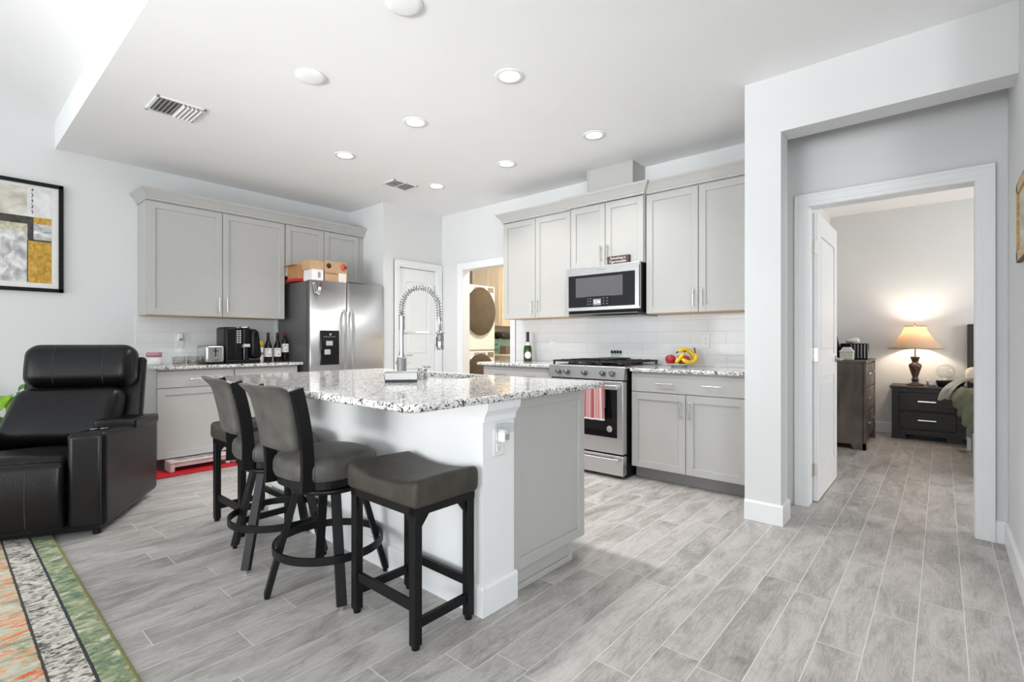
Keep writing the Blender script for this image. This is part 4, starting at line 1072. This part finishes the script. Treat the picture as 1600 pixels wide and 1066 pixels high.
# ================================================================== LAUNDRY ROOM
LXF = -5.28
def front_loader(z0, label, name):
    t = thing(name, label, name.split('_')[-1], (LXF, 5.03, z0), R90)
    B().box(0, .69, 0, .70, .0, .985, .02, 3).obj('body', M_appl, t)
    b = B(); pts = []
    for i in range(48):
        a = 2 * PI * i / 48; x = .335 + .325 * math.cos(a); z = .585 + .36 * math.sin(a)
        pts.append((max(.105, x), z))
    b.prism(pts, 1, -.035, 0)
    cx_, cz_ = .345, .585; rings = []
    for q in (1, .97, .85, .65, .4, .15): rings.append([b.bm.verts.new((cx_ + (p[0] - cx_) * q, -.035 - .030 * (1 - q * q) - (.004 if q < 1 else 0), cz_ + (p[1] - cz_) * q)) for p in pts])
    for k in range(5):
        for i in range(48):
            f = b.bm.faces.new((rings[k][i], rings[k][(i + 1) % 48], rings[k + 1][(i + 1) % 48], rings[k + 1][i])); f.smooth = True
    b.bm.faces.new(rings[-1])
    b.obj('door_glass', mat('bronze_door', (.10, .078, .055), .12, .25, var=(5, .15)), t)
    b = B(); 
    ring = [(p[0], -.02, p[1]) for p in pts]
    b.tube(ring, .010, 8, True).obj('door_rim', M_nickel, t)
    B().box(.235, .475, -.004, .001, .905, .960, .002, 1).obj('drawer_front', mat('grey_print', (.3, .3, .31)), t)
    dsp_ = B().box(.52, .655, -.004, .001, .885, .965, .002, 1).obj('control_screen', mat('tan_screen', (.25, .22, .18), .3, var=(60, .4)), t)
    return t
front_loader(.0, 'white front-loading washer at the bottom of the laundry stack', 'front_load_washer')
front_loader(.992, 'white dryer stacked on the washer, bronze round door', 'stacked_dryer')
t = thing('laundry_cabinet', 'beige upper cabinet in the laundry room, above the teal bin and behind the dryer', 'cabinet', (-6.245, 6.19, 0))
B().box(0, .69, 0, .305, 1.385, 2.45).obj('body', M_beige, t)
for i in range(2): shaker(B(), .003 + i * .325, .322 + i * .325, 1.388, 2.447).obj('door', M_beige, t)
t = thing('laundry_counter', 'beige laundry counter behind the dryer holding a teal bin', 'counter', (-6.3, 5.88, 0))
B().box(0, 2.2, 0, .615, .89, .922, .004, 1).obj('top', mat('beige_laminate', (.70, .64, .54), .4, var=(20, .06)), t)
B().box(0, 2.2, .03, .615, 0, .89).obj('base', M_beige, t)
t = thing('laundry_bin', 'teal folding laundry bin on the laundry counter', 'bin', (-5.60, 6.14, .9225))
M_teal = mat('teal_plastic', (.34, .52, .47), .5, var=(20, .04))
B().hull_box([(-.13, -.13, 0), (.13, -.13, 0), (.13, .13, 0), (-.13, .13, 0), (-.17, -.16, .25), (.18, -.16, .25), (.18, .16, .25), (-.17, .16, .25)], .01).obj('basket', M_teal, t)
for z in (.09, .17): B().box(-.15, .155, -.162, -.135, z, z + .012, .003, 1).obj('rib', M_teal, t)
o = B().pad((0, 0, 0), (.50, .30, .09), .043, 8, 4, lambda q, p: (p.x, p.y, p.z + .015 * math.sin(9 * p.x) + .03 * (p.x < -.05) * 0 - .35 * max(0, p.x - .10))).obj('black_garment_bag', mat('black_nylon', (.012, .012, .012), .5, bump=(30, .4), var=(20, .2)))
o.location = (-5.56, 6.10, 1.232); tag(o, 'black bag heaped on the teal laundry bin', 'bag')
o = B().box(-.05, .09, -.05, .05, 0, .13, .01, 2).obj('dark_box', mat('brown_grey_box', (.16, .12, .09), .5, var=(40, .3))); o.location = (-5.36, 6.02, .9225); tag(o, 'small brown box on the laundry counter right of the teal bin', 'box')
lt = bpy.data.lights.new('laundry_lamp', 'AREA'); lt.shape = 'DISK'; lt.size = .3; lt.energy = 46; lt.color = (1, .88, .72)
lo = bpy.data.objects.new('laundry_lamp', lt); COL.objects.link(lo); lo.location = (-4.3, 5.3, 2.74)

# ================================================================== STOOLS
def rect_stool(loc, rz, label):
    t = thing('saddle_stool', label, 'stool', loc, rz, 'backless saddle-seat counter stools')
    W_, D_ = .212, .153; s = .036; ZF = .520
    for sx in (-1, 1):
        for sy in (-1, 1):
            x = sx * (W_ - s / 2); y = sy * (D_ - s / 2)
            lg = B().box(x - s / 2, x + s / 2, y - s / 2, y + s / 2, .014, ZF, .003, 1).obj('leg', M_iron, t)
            B().cyl((x, y, 0), (x, y, .016), .015, .017, seg=14).obj('foot_cap', M_black, lg)
            # gussets under the seat frame
            B().prism([(x - sx * s / 2, ZF - .03), (x - sx * (s / 2 + .045), ZF - .03), (x - sx * s / 2, ZF - .085)], 1, y - .005, y + .005).obj('gusset', M_iron, t)
            B().prism([(y - sy * s / 2, ZF - .03), (y - sy * (s / 2 + .045), ZF - .03), (y - sy * s / 2, ZF - .085)], 0, x - .005, x + .005).obj('gusset', M_iron, t)
    for sy in (-1, 1):
        y = sy * (D_ - s / 2)
        B().box(-W_ + s, W_ - s, y - .010, y + .010, .135, .172, .002, 1).obj('stretcher', M_iron, t)
    for sx in (-1, 1):
        x = sx * (W_ - s / 2)
        B().box(x - .010, x + .010, -D_ + s, D_ - s, .073, .108, .002, 1).obj('stretcher', M_iron, t)
    b = B()
    for sy in (-1, 1): b.box(-W_ + .0, W_, sy * (D_ - .015) - .015, sy * (D_ - .015) + .015, ZF - .028, ZF + .003)
    for sx in (-1, 1): b.box(sx * (W_ - .015) - .015, sx * (W_ - .015) + .015, -D_, D_, ZF - .028, ZF + .003)
    b.obj('seat_frame', M_iron, t)
    def saddle(q, p):
        top = max(0, (p.z + .047) / .094)
        dip = .030 * (1 - (p.x / .228) ** 2); bulge = .010 * math.cos(p.y / .166 * 1.3)
        side = 1 + .012 * math.sin(top * PI)
        return (p.x * side, p.y * side, p.z + top * (-dip + bulge * .8 + .010))
    st = B().pad((0, 0, ZF + .048), (.455, .328, .094), .020, 12, 4, saddle).obj('seat', mat('dark_brown_faux_leather', (.050, .045, .037), .5, bump=(220, .15), var=(16, .22), spec=.35), t)
    return t
s1 = rect_stool((-1.66, 1.292, 0), 0, 'backless saddle-seat counter stool nearest the camera, at the island right end')
dup(s1, (-3.270, 1.302, 0), 0, 'backless saddle-seat counter stool farthest left, behind the two swivel stools')

def swivel_stool(loc, base_rz, seat_rz, label, off=(0, 0)):
    t = thing('swivel_stool', label, 'stool', loc, seat_rz, 'swivel counter stools with backs')
    q = base_rz - seat_rz; c, s_ = math.cos(q), math.sin(q)
    rot = lambda x, y: (x * c - y * s_, x * s_ + y * c)
    for sx, sy in ((-1, -1), (1, -1), (1, 1), (-1, 1)):
        x0, y0 = rot(sx * .098, sy * .098); x1, y1 = rot(sx * .186, sy * .186)
        sd = (*rot(sx, -sy), 0)
        lg = B().bar([(x0, y0, .468), (x1, y1, .016)], .040, .024, sd).obj('leg', M_iron, t)
        B().cyl((x1, y1, 0), (x1, y1, .020), .011, .013, seg=12).obj('foot_cap', M_nickel if sx * sy < 0 else M_black, lg)
    ringpts = [(.238 * math.cos(2 * PI * i / 48), .238 * math.sin(2 * PI * i / 48), .205) for i in range(48)]
    B().bar(ringpts, .034, .010, (0, 0, 1), closed=True).obj('foot_ring', M_iron, t)
    B().lathe([(0, .462), (.165, .462), (.168, .466), (.168, .478), (.165, .482), (0, .482)], seg=40).obj('base_ring', M_iron, t)
    B().box(-.09, .09, -.09, .09, .482, .497).obj('swivel_plate', M_steel2, t)
    ox, oy = off
    def sup(r, n=48, e=2.7):
        return [(ox + r * math.copysign(abs(math.cos(2 * PI * i / n)) ** (2 / e), math.cos(2 * PI * i / n)), oy + r * math.copysign(abs(math.sin(2 * PI * i / n)) ** (2 / e), math.sin(2 * PI * i / n))) for i in range(n)]
    b = B(); b.prism(sup(.190), 2, .497, .528); b.obj('seat_frame', M_iron, t)
    # cushion: rings of the superellipse
    b = B(); prof = [(.188, .528), (.205, .534), (.212, .552), (.212, .590), (.205, .612), (.185, .627), (.14, .634), (.08, .637), (.02, .638)]
    rings = []
    for r, z in prof: rings.append([b.bm.verts.new((x, y * .97, z)) for x, y in sup(r)])
    for k in range(len(rings) - 1):
        for i in range(48): f = b.bm.faces.new((rings[k][i], rings[k][(i + 1) % 48], rings[k + 1][(i + 1) % 48], rings[k + 1][i])); f.smooth = True
    b.bm.faces.new(rings[0]); b.bm.faces.new(rings[-1])
    st = b.obj('seat', M_suede, t)
    b = B()
    for a in (-2.35, -.8, .8, 2.35):
        e = 2.7; cx_, sy_ = math.copysign(abs(math.cos(a)) ** (2 / e), math.cos(a)), math.copysign(abs(math.sin(a)) ** (2 / e), math.sin(a))
        b.tube([(ox + r * cx_, oy + r * sy_ * .97, z) for r, z in ((.190, .529), (.206, .534), (.2128, .552), (.2128, .590), (.2058, .6125))], .0011, 6)
    b.obj('seat_seam', M_seam, st)
    # back: curved posts and an upholstered panel
    def spine(z):  # y of the back at height z
        k = max(0, (z - .50) / .445); return oy - .190 - .058 * k ** 1.6 + .012 * math.sin(PI * k)
    for sx in (-1, 1):
        pts = [(ox + sx * (.142 + .016 * (z - .5) / .445), spine(z) + .004, z) for z in [.497 + .438 * i / 12 for i in range(13)]]
        B().bar(pts, .020, .052, (1, 0, 0)).obj('back_post', M_iron, t)
        B().box(ox + sx * .150 - .012, ox + sx * .150 + .012, spine(.90) - .022, spine(.90) + .012, .880, .918).obj('bracket', M_iron, t)
    def bk(q, p):
        z = .812 + p.z
        roll = -.034 * max(0, (p.z - .075) / .06) ** 2
        return (p.x * (1 + .07 * p.z / .14) - .004, p.y + spine(z) - .022 + roll - .020 * (1 - (p.x / .148) ** 2), p.z)
    B().pad((ox, 0, .812), (.292, .046, .284), .020, 10, 4, bk).obj('backrest', M_suede, t)
    return t
swivel_stool((-2.165, 1.206, 0), math.radians(26.5), math.radians(5), 'round-seat swivel stool with back, right next to the backless stool nearest the camera', (-.012, -.012))
swivel_stool((-2.708, 1.215, 0), math.radians(-13), math.radians(-6), 'round-seat swivel stool with back, farther from the camera, its base overlapping the far stool', (-.012, -.005))

# ================================================================== RECLINER
# local x: 0 = outer right side, negative to the left; local y: front to rear
rc = thing('recliner', 'black leather recliner with storage arm on the floor beside the rug', 'recliner', (-3.676, .645, 0), math.atan2(.893, .45))
def softbox(c8, bev): return B().hull_box(c8, bev)
AW = .185
# right arm widens to the rear
b = softbox([(-AW, .01, .045), (0, .01, .045), (.069, .836, .045), (-AW, .836, .045), (-AW, .01, .605), (0, .01, .612), (.069, .836, .56), (-AW, .836, .56)], .034)
arm = b.obj('arm', M_leather, rc)
b = softbox([(-AW - .004, .43, .548), (.040, .43, .548), (.074, .845, .535), (-AW - .004, .845, .535), (-AW - .004, .43, .622), (.040, .43, .622), (.074, .845, .600), (-AW - .004, .845, .600)], .016)
b.obj('arm_lid', M_leather, arm)
B().cyl((-.05, .045, .10), (-.05, .046, .10), .001, seg=6).tube([(-.018, .006, .06), (-.018, .004, .30), (-.018, .006, .585)], .0022, 6).obj('seam', M_seam, arm)
b = B(); b.lathe([(.020, .0), (.020, .004), (.012, .005), (0, .005)], (-.10, .16, .604), 18); b.obj('control_button', M_chrome, arm)
b = B(); b.lathe([(.020, .0), (.020, .004), (.012, .005), (0, .005)], (-.05, .16, .605), 18); b.obj('control_button', M_chrome, arm)
LX = -.93
b = softbox([(LX, .01, .045), (LX + AW, .01, .045), (LX + AW, .836, .045), (LX - .06, .836, .045), (LX, .01, .605), (LX + AW, .01, .605), (LX + AW, .836, .56), (LX - .06, .836, .56)], .022)
b.obj('arm', M_leather, rc)
SW = -LX - 2 * AW; scx = LX / 2
# seat cushion with waterfall front
def seatfn(q, p):
    z = p.z + .022 * math.cos(p.x / (SW / 2) * 1.4) * (1 if p.z > 0 else 0) - .05 * max(0, (p.y + .0) / .34) * (1 if p.z > 0 else .3)
    return (p.x, p.y, z)
B().pad((scx, .355, .375), (SW - .006, .60, .17), .055, 10, 4, seatfn).obj('seat', M_leather, rc)
# closed footrest panel in front
def footfn(q, p): return (p.x, p.y - .022 * math.cos(p.z / .2 * 1.4), p.z)
fp = B().pad((scx, .052, .252), (SW - .006, .10, .385), .030, 10, 4, footfn).obj('footrest', M_leather, rc)
for xx in (scx - .115, scx + .115):
    B().tube([(xx, .052 - .05 - .0222 * math.cos(z / .2 * 1.4), .252 + z) for z in [-.16 + .32 * i / 14 for i in range(15)]], .0026, 6).obj('seam', M_seam, fp)
# back cushion, leaning
def tilt(y0, z0, a): 
    ca, sa = math.cos(a), math.sin(a)
    return lambda p: (p[0], y0 + p[1] * ca + p[2] * sa, z0 - p[1] * sa + p[2] * ca)
T1 = tilt(.70, .615, math.radians(21))
def backfn(q, p):
    k = p.z / .19; wdt = 1.0 - .04 * k
    y = p.y - (.035 * math.cos(q[0] * 1.3) * math.cos(q[2] * 1.2) if p.y < 0 else 0)
    return T1((p.x * wdt + .07 * (.6 + .4 * k), y, p.z))
B().pad((scx, 0, 0), (SW + .05, .19, .40), .075, 10, 4, backfn).obj('back_cushion', M_leather, rc)
HX = .10
T2 = tilt(.825, .955, math.radians(10))
def headfn(q, p):
    y = p.y - (.020 * math.cos(q[2] * 1.4) if p.y < 0 else 0); return T2((p.x, y, p.z))
hd_ = B().pad((scx + HX, 0, 0), (SW + .055, .20, .30), .078, 10, 6, headfn).obj('headrest', M_leather, rc)
for xx in (scx - .13, scx + .14):
    B().tube([T2((xx + HX, -.100 - .020 * math.cos(z / .15 * 1.4) + .078 * (1 - math.sqrt(max(0, 1 - max(0, (abs(z) - .072) / .078) ** 2))) - .0005, z)) for z in [-.130 + .260 * i / 22 for i in range(23)]], .0024, 6).obj('seam', M_seam, hd_)
# outer back shell
T3 = tilt(.885, .62, math.radians(13))
B().pad((scx + .085, 0, 0), (SW + .13, .075, .80), .025, 6, 4, lambda q, p: T3(p)).obj('back_shell', M_leather, rc)
B().box(LX + .06, -.06, .08, .80, .02, .10).obj('base', M_black, rc)
for x, y in ((-.06, .08), (-.06, .76), (LX + .06, .08), (LX + .06, .76)): B().cyl((x, y, .0105 if x < -.5 else 0), (x, y, .05), .02, seg=14).obj('foot', M_black, rc)

# rug under the recliner front
b = B(); b.box(-4.35, -1.2, -1.9, .449, .001, .010, .003, 1); tag(b.obj('area_rug', M_rug), 'distressed green, orange and cream area rug at the lower left on the floor', 'rug')
# kitchen mat, feeder, bowl
tag(B().box(-5.16, -4.855, .62, 1.90, .0005, .009, .003, 1).obj('floor_mat', mat('red_mat', (.48, .008, .018), .9, bump=(300, .5), var=(40, .15))), 'bright red floor mat in front of the left base cabinets', 'mat')
M_blush = mat('blush_plastic', (.62, .50, .48), .4, var=(9, .02))
t = thing('pet_feeder', 'blush pink low pet feeding stand on the red mat', 'pet feeder', (-5.055, 1.55, .0092))
b = B(); b.box(-.085, .085, -.24, .24, .072, .090, .006, 2); b.obj('tray', M_blush, t)
for yy in (-.22, .22): B().box(-.080, .080, yy - .018, yy + .018, 0, .073, .004, 1).obj('leg', M_blush, t)
B().box(.066, .072, -.21, .21, .040, .073).obj('apron', M_blush, t)
for yy in (-.125, .0, .125):
    B().lathe([(.056, .090), (.060, .094), (.052, .094), (.044, .0905), (0, .0905)], (0, yy, 0), 28).obj('bowl', M_steel, t)
tag(B().lathe([(.050, 0), (.066, .006), (.074, .048), (.068, .050), (.055, .020), (0, .014)], (-5.0, 1.855, .0092), 32).obj('pet_bowl', mat('pink_plastic', (.70, .36, .50), .35, var=(9, .03))), 'round pink bowl at the end of the pet feeding stand', 'bowl')

# ================================================================== ART, PLANT, RIGHT FRAME
t = thing('framed_art', 'black-framed abstract print with ochre blocks on the left wall', 'picture', (XW, 0, 0))
y0, y1, z0, z1 = -.42, .722, 1.545, 2.455
b = B(); fw = .030
for (a0, a1, c0, c1) in ((y0, y1, z0, z0 + fw), (y0, y1, z1 - fw, z1), (y0, y0 + fw, z0, z1), (y1 - fw, y1, z0, z1)): b.box(.001, .038, a0, a1, c0, c1, .002, 1)
b.obj('frame', M_black, t)
B().box(.001, .016, y0 + fw, y1 - fw, z0 + fw, z1 - fw).obj('mat_board', M_paper, t)
# abstract blocks (y from right edge inward, z)
b = B(); P0 = .0162; P1 = .0172
def blk(mi, a0, a1, c0, c1, lift=0): b.mi = mi; b.box(P0, P1 + lift, a0, a1, c0, c1)
A1 = .648
blk(5, -.36, A1, 1.617, 2.40)
blk(0, -.36, .50, 2.155, 2.40, .0002)
blk(6, -.36, .508, 2.03, 2.10, .0003); blk(1, -.36, .502, 1.62, 2.03, .0002)
blk(2, -.36, .538, 2.098, 2.160, .0006); blk(2, .502, .538, 1.962, 2.10, .0007)
blk(3, .538, A1, 2.108, 2.162, .0004); blk(7, .538, A1, 1.972, 2.108, .0003); blk(2, .538, A1, 1.962, 1.975, .0005)
blk(3, .506, A1, 1.617, 1.964, .0005); blk(2, .499, .507, 1.62, 1.964, .0004)
for i in range(22): z = 2.185 + i * .0096; blk(2, .528 + .003 * math.sin(i * 2.1), .5335 + .004 * math.sin(i * 1.3), z, z + .0085, .0003)
b.obj('print', [M_tan, M_greywash, M_charcoal, M_ochre, M_paper, M_palewash, M_sagewash, M_streak], t)
M_leaf = mat('green_leaf', (.07, .22, .015), .4, var=(20, .4)); M_leaf2 = mat('bright_leaf', (.22, .42, .02), .4, var=(20, .3))
t = thing('potted_plant', 'green leafy potted plant on the floor behind the black recliner', 'plant', (-5.32, .37, 0))
B().lathe([(0, 0), (.10, 0), (.14, .24), (.145, .26), (.13, .26), (.125, .22), (0, .22)], seg=28).obj('pot', M_white, t)
for i in range(16):
    a = 2 * PI * i / 16 + random.uniform(-.2, .2); r0 = random.uniform(.06, .19); hz = random.uniform(.50, .80); L_ = random.uniform(.16, .22)
    base = Vector((.03 * math.cos(a), .03 * math.sin(a), .22)); tip = Vector((r0 * math.cos(a), r0 * math.sin(a), hz))
    st = B().tube([base, base.lerp(tip, .5) + Vector((0, 0, .06)), tip], [.005, .004, .003], 6).obj('stem', M_leaf, t)
    dr_ = Vector((math.cos(a), math.sin(a), 0)); sd = Vector((-math.sin(a), math.cos(a), 0))
    def lfn(u, v, tip=tip, dr_=dr_, sd=sd, L_=L_):
        wv = .055 * math.sin(PI * min(1, u * .93 + .04)) ** .8 * (2 * v - 1)
        return tip + dr_ * (L_ * u) + sd * wv + Vector((0, 0, .05 * math.sin(PI * u * .8) - .10 * u * u + .25 * abs(wv)))
    B().grid(lfn, 10, 4, .0012).obj('leaf', M_leaf if i % 3 else M_leaf2, t)
t = thing('gilded_frame', 'gold-framed picture at the right edge on the hall wall', 'picture', (.28, 0, 0))
y0, y1, z0, z1 = 2.92, 3.262, 1.50, 1.85
b = B(); fw = .045
for (a0, a1, c0, c1) in ((y0, y1, z0, z0 + fw), (y0, y1, z1 - fw, z1), (y0, y0 + fw, z0, z1), (y1 - fw, y1, z0, z1)): b.box(-.020, -.001, a0, a1, c0, c1, .005, 2)
b.obj('frame', M_gold, t)
b = B(); e = .007
for (a0, a1, c0, c1) in ((y0 - e, y1 + e, z0 - e, z0), (y0 - e, y1 + e, z1, z1 + e), (y0 - e, y0, z0, z1), (y1, y1 + e, z0, z1)): b.box(-.018, -.001, a0, a1, c0, c1, .001, 1)
b.obj('dark_edge', mat('dark_brown_edge', (.06, .035, .022), .5, var=(60, .3)), t)
B().box(-.012, -.001, y0 + fw, y1 - fw, z0 + fw, z1 - fw).obj('picture', M_tan, t)

# ================================================================== BEDROOM
# chest of drawers against the left wall, drawers facing +x
t = thing('chest_of_drawers', 'weathered brown wood chest of drawers behind the open bedroom door', 'chest', (-1.115, 6.283, 0))
B().box(0, .500, 0, .95, .07, .905).obj('body', M_walnut, t)
B().box(-.0, .528, -.012, .962, .905, .932, .004, 1).obj('top', M_walnut, t)
for yy in (0, .915): B().box(.495, .523, yy, yy + .035, .0, .905).obj('corner_post', M_walnut, t)
for yy in (0, .92): B().prism([(.0, .0), (.10, 0), (.13, .055), (.39, .055), (.42, 0), (.523, 0), (.523, .07), (0, .07)], 1, yy, yy + .03).obj('plinth', M_walnut, t)
for i in range(3):
    z = .115 + i * .262
    dd_ = B().box(.50, .518, .045, .905, z, z + .245, .004, 1).obj('drawer', M_walnut, t)
    for yy in (.24, .71):
        B().box(.535, .545, yy - .06, yy + .06, z + .145, z + .160, .002, 1).cyl((.516, yy - .05, z + .152), (.538, yy - .05, z + .152), .005, seg=10).cyl((.516, yy + .05, z + .152), (.538, yy + .05, z + .152), .005, seg=10).obj('handle', M_nickel, dd_)
CT = .9325
t = thing('photo_frame', 'tall black folding picture frame on the chest, leaning', 'picture frame', (-.885, 6.50, CT), math.radians(15))
for k, a in ((0, .12), (1, -.5)):
    o = B().box(-.005, .005, -.09, .09, 0, .30, .002, 1).obj('panel', M_black, t); o.location = (.03 * k, 0, 0); o.rotation_euler = (0, -.12 if k == 0 else -.22, a)
t = thing('jewelry_box', 'black ribbed box at the back on the chest of drawers', 'box', (-.735, 6.66, CT))
B().box(-.12, .13, -.09, .10, 0, .175, .008, 2).obj('body', M_black, t)
for i in range(5): B().box(-.02 + i * .030, -.008 + i * .030, -.096, -.088, .015, .165).obj('rib', M_steel2, t)
t = thing('house_box', 'small white house-shaped box in front of the black ribbed box', 'box', (-.775, 6.44, CT))
B().box(-.062, .062, -.04, .04, 0, .085, .004, 1).obj('walls', mat('cream_ceramic', (.66, .67, .56), .4, var=(30, .1)), t)
B().prism([(-.068, .085), (.068, .085), (.03, .135), (-.03, .135)], 1, -.045, .045).obj('roof', M_paper, t)
o = B().pad((0, 0, 0), (.13, .10, .05), .024, 5, 3, lambda q, p: (p.x, p.y, p.z + .012 * math.sin(50 * p.x) * math.cos(40 * p.y))).obj('crumpled_cloth', M_paper); o.location = (-.75, 6.665, CT + .204); tag(o, 'crumpled white cloth on top of the black ribbed box', 'cloth')
# nightstand
NX, NY = -.455, 7.33
ns = thing('nightstand', 'dark espresso two-drawer nightstand against the bedroom wall', 'nightstand', (NX, NY, 0))
B().box(0.012, .648, .01, .415, .06, .585).obj('body', M_espresso, ns)
B().box(-.008, .668, -.012, .42, .585, .614, .004, 1).obj('top', M_espresso, ns)
b = B(); b.box(.012, .075, -.006, .012, .06, .585).box(.585, .648, -.006, .012, .06, .585).box(.075, .585, -.006, .012, .06, .115).box(.075, .585, -.006, .012, .55, .585); b.obj('face_frame', M_espresso, ns)
for z0 in (.125, .338):
    dd_ = B().box(.082, .578, -.010, .01, z0, z0 + .200, .004, 1).obj('drawer', M_espresso, ns)
    B().box(.250, .410, -.034, -.026, z0 + .10, z0 + .116, .002, 1).box(.262, .274, -.028, -.008, z0 + .103, z0 + .113).box(.386, .398, -.028, -.008, z0 + .103, z0 + .113).obj('handle', M_nickel, dd_)
for xx in (.01, .50): B().hull_box([(xx, .0, 0), (xx + .15, .0, 0), (xx + .15, .40, 0), (xx, .40, 0), (xx, .0, .06), (xx + .12, .0, .06), (xx + .12, .40, .06), (xx, .40, .06)]).obj('foot', M_espresso, ns)
NZ = .6145
lp = thing('table_lamp', 'lit bedside lamp with tan bell shade on the nightstand', 'lamp', (-.235, 7.50, NZ))
B().lathe([(0, 0), (.085, 0), (.085, .012), (.055, .024), (.030, .035), (.030, .055), (.036, .06), (.036, .075), (.026, .085), (.030, .11), (.050, .18), (.062, .225), (.058, .25), (.034, .262), (.026, .275), (.034, .29), (.040, .315), (.046, .325), (.046, .335), (.018, .34), (0, .34)], seg=28).obj('base', M_marble, lp)
B().cyl((0, 0, .335), (0, 0, .70), .007, seg=10).lathe([(0, .695), (.012, .70), (.012, .712), (0, .722)], seg=14).obj('stem', M_marble, lp)
def shade(u, v):
    a = 2 * PI * u; k = v; r = .100 + .148 * (1 - k) ** 1.55 + .010 * (1 - k); r *= 1 + .012 * abs(math.sin(4 * a)) * (1 - k)
    return (r * math.cos(a), r * math.sin(a), .430 + .262 * k)
B().grid(shade, 64, 12, .002).obj('lamp_shade', M_shade, lp)
b = B(); b.tube([(.1005 * math.cos(2 * PI * i / 32), .1005 * math.sin(2 * PI * i / 32), .692) for i in range(32)], .004, 6, True).tube([(.259 * math.cos(2 * PI * i / 48), .259 * math.sin(2 * PI * i / 48), .430) for i in range(48)], .003, 6, True)
b.obj('shade_trim', mat('brown_trim', (.18, .10, .05), .7, var=(30, .1)), lp)
B().ball((0, 0, .56), .03, rz=1.3).obj('bulb', mat('lit_bulb', (1, .9, .75), .4, emit=(1, .82, .62), es=14, var=(9, .01)), lp)
pd = bpy.data.lights.new('bedside_bulb', 'POINT'); pd.energy = 16; pd.color = (1, .86, .70); pd.shadow_soft_size = .04
po = bpy.data.objects.new('bedside_bulb', pd); COL.objects.link(po); po.parent = lp; po.location = (0, 0, .625)
t = thing('alarm_clock', 'small silver-grey rounded device beside the lamp foot', 'device', (-.085, 7.43, NZ))
B().pad((0, 0, .035), (.09, .12, .07), .025, 5, 3, lambda q, p: (p.x - .3 * (p.z), p.y, p.z * (1 - .5 * (p.x / .05)))).obj('shell', mat('silver_plastic', (.42, .42, .43), .25, .4, var=(9, .02)), t)
t = thing('black_organizer', 'black open organizer tray on the nightstand right of the lamp', 'tray', (.075, 7.47, NZ))
B().hull_box([(-.10, -.08, 0), (.10, -.08, 0), (.10, .08, 0), (-.10, .08, 0), (-.13, -.10, .075), (.13, -.10, .085), (.13, .10, .085), (-.13, .10, .075)], .008).obj('tray', M_gloss, t)
t = thing('glass_globe', 'clear round glass dome standing behind the black tray', 'globe', (.035, 7.64, NZ))
B().ball((0, 0, .165), .088).obj('globe', M_glass, t); B().lathe([(0, 0), (.05, 0), (.05, .012), (.02, .03), (.02, .08), (0, .08)], seg=20).obj('foot', M_white, t)
# bed
bd = thing('bed', 'bed with dark headboard at right edge of the bedroom doorway', 'bed', (.192, 5.55, 0))
B().box(.03, 1.8, 2.12, 2.20, .10, 1.325, .006, 1).obj('headboard', M_espresso, bd)
B().pad((.92, 1.05, .47), (1.72, 2.05, .24), .05, 6, 3).obj('mattress', M_white, bd)
B().box(.06, 1.78, .04, 2.12, .26, .35, .004, 1).obj('frame', M_white, bd)
for xx, yy in ((.03, 1.50), (.03, .10), (1.74, 1.50)): B().cyl((xx, yy, 0), (xx, yy, .36), .022, .026, seg=14).obj('leg', M_white, bd)
M_sage = mat('sage_green_cotton', (.165, .178, .118), .9, bump=(14, .8), var=(8, .25)); M_linen = mat('off_white_linen', (.60, .56, .50), .9, bump=(20, .6), var=(9, .08))
def duvet(u, v):
    # u from the top of the bed to the hanging hem, v along the bed towards the head
    y = 5.75 + 1.42 * v
    tx, hx, hz = .27 - .10 * v, .215 - .13 * v, .27 + .23 * v
    if u < .4: return (1.0 - (1.0 - tx) * u / .4, y, .650 + .014 * math.sin(v * 16 + 5 * u) + .02 * math.sin(9 * u))
    k = (u - .4) / .6; fold = (.026 * math.sin(v * 26 + 3 * k) + .012 * math.sin(v * 55 + k)) * k
    return (tx + (hx - tx) * k ** .8 - .03 * math.sin(PI * k) + fold, y + .03 * k, .655 + (hz - .655) * k + .02 * math.sin(v * 26) * k)
tag(B().grid(duvet, 26, 70, .012).obj('duvet', M_sage), 'sage green duvet draped over the side of the bed', 'bedding')
def sheet(u, v):
    P = [Vector(p) for p in ((.55, 7.22, .735), (.24, 7.21, .775), (.10, 7.20, .72), (.03, 7.18, .60), (.018, 7.16, .495))]
    while len(P) > 1: P = [P[i].lerp(P[i + 1], u) for i in range(len(P) - 1)]
    return P[0] + Vector((.045, .045, .005)) * (2 * v - 1) + Vector((0, 0, .008 * math.sin(v * 8 + 3 * u)))
tag(B().grid(sheet, 20, 14, .010).obj('sheet', M_linen), 'off-white sheet corner folded over the duvet toward the nightstand', 'bedding')
tag(B().pad((.56, 7.44, .76), (.72, .40, .17), .07, 8, 4).obj('pillow', M_linen), 'off-white pillow against the dark headboard', 'pillow')
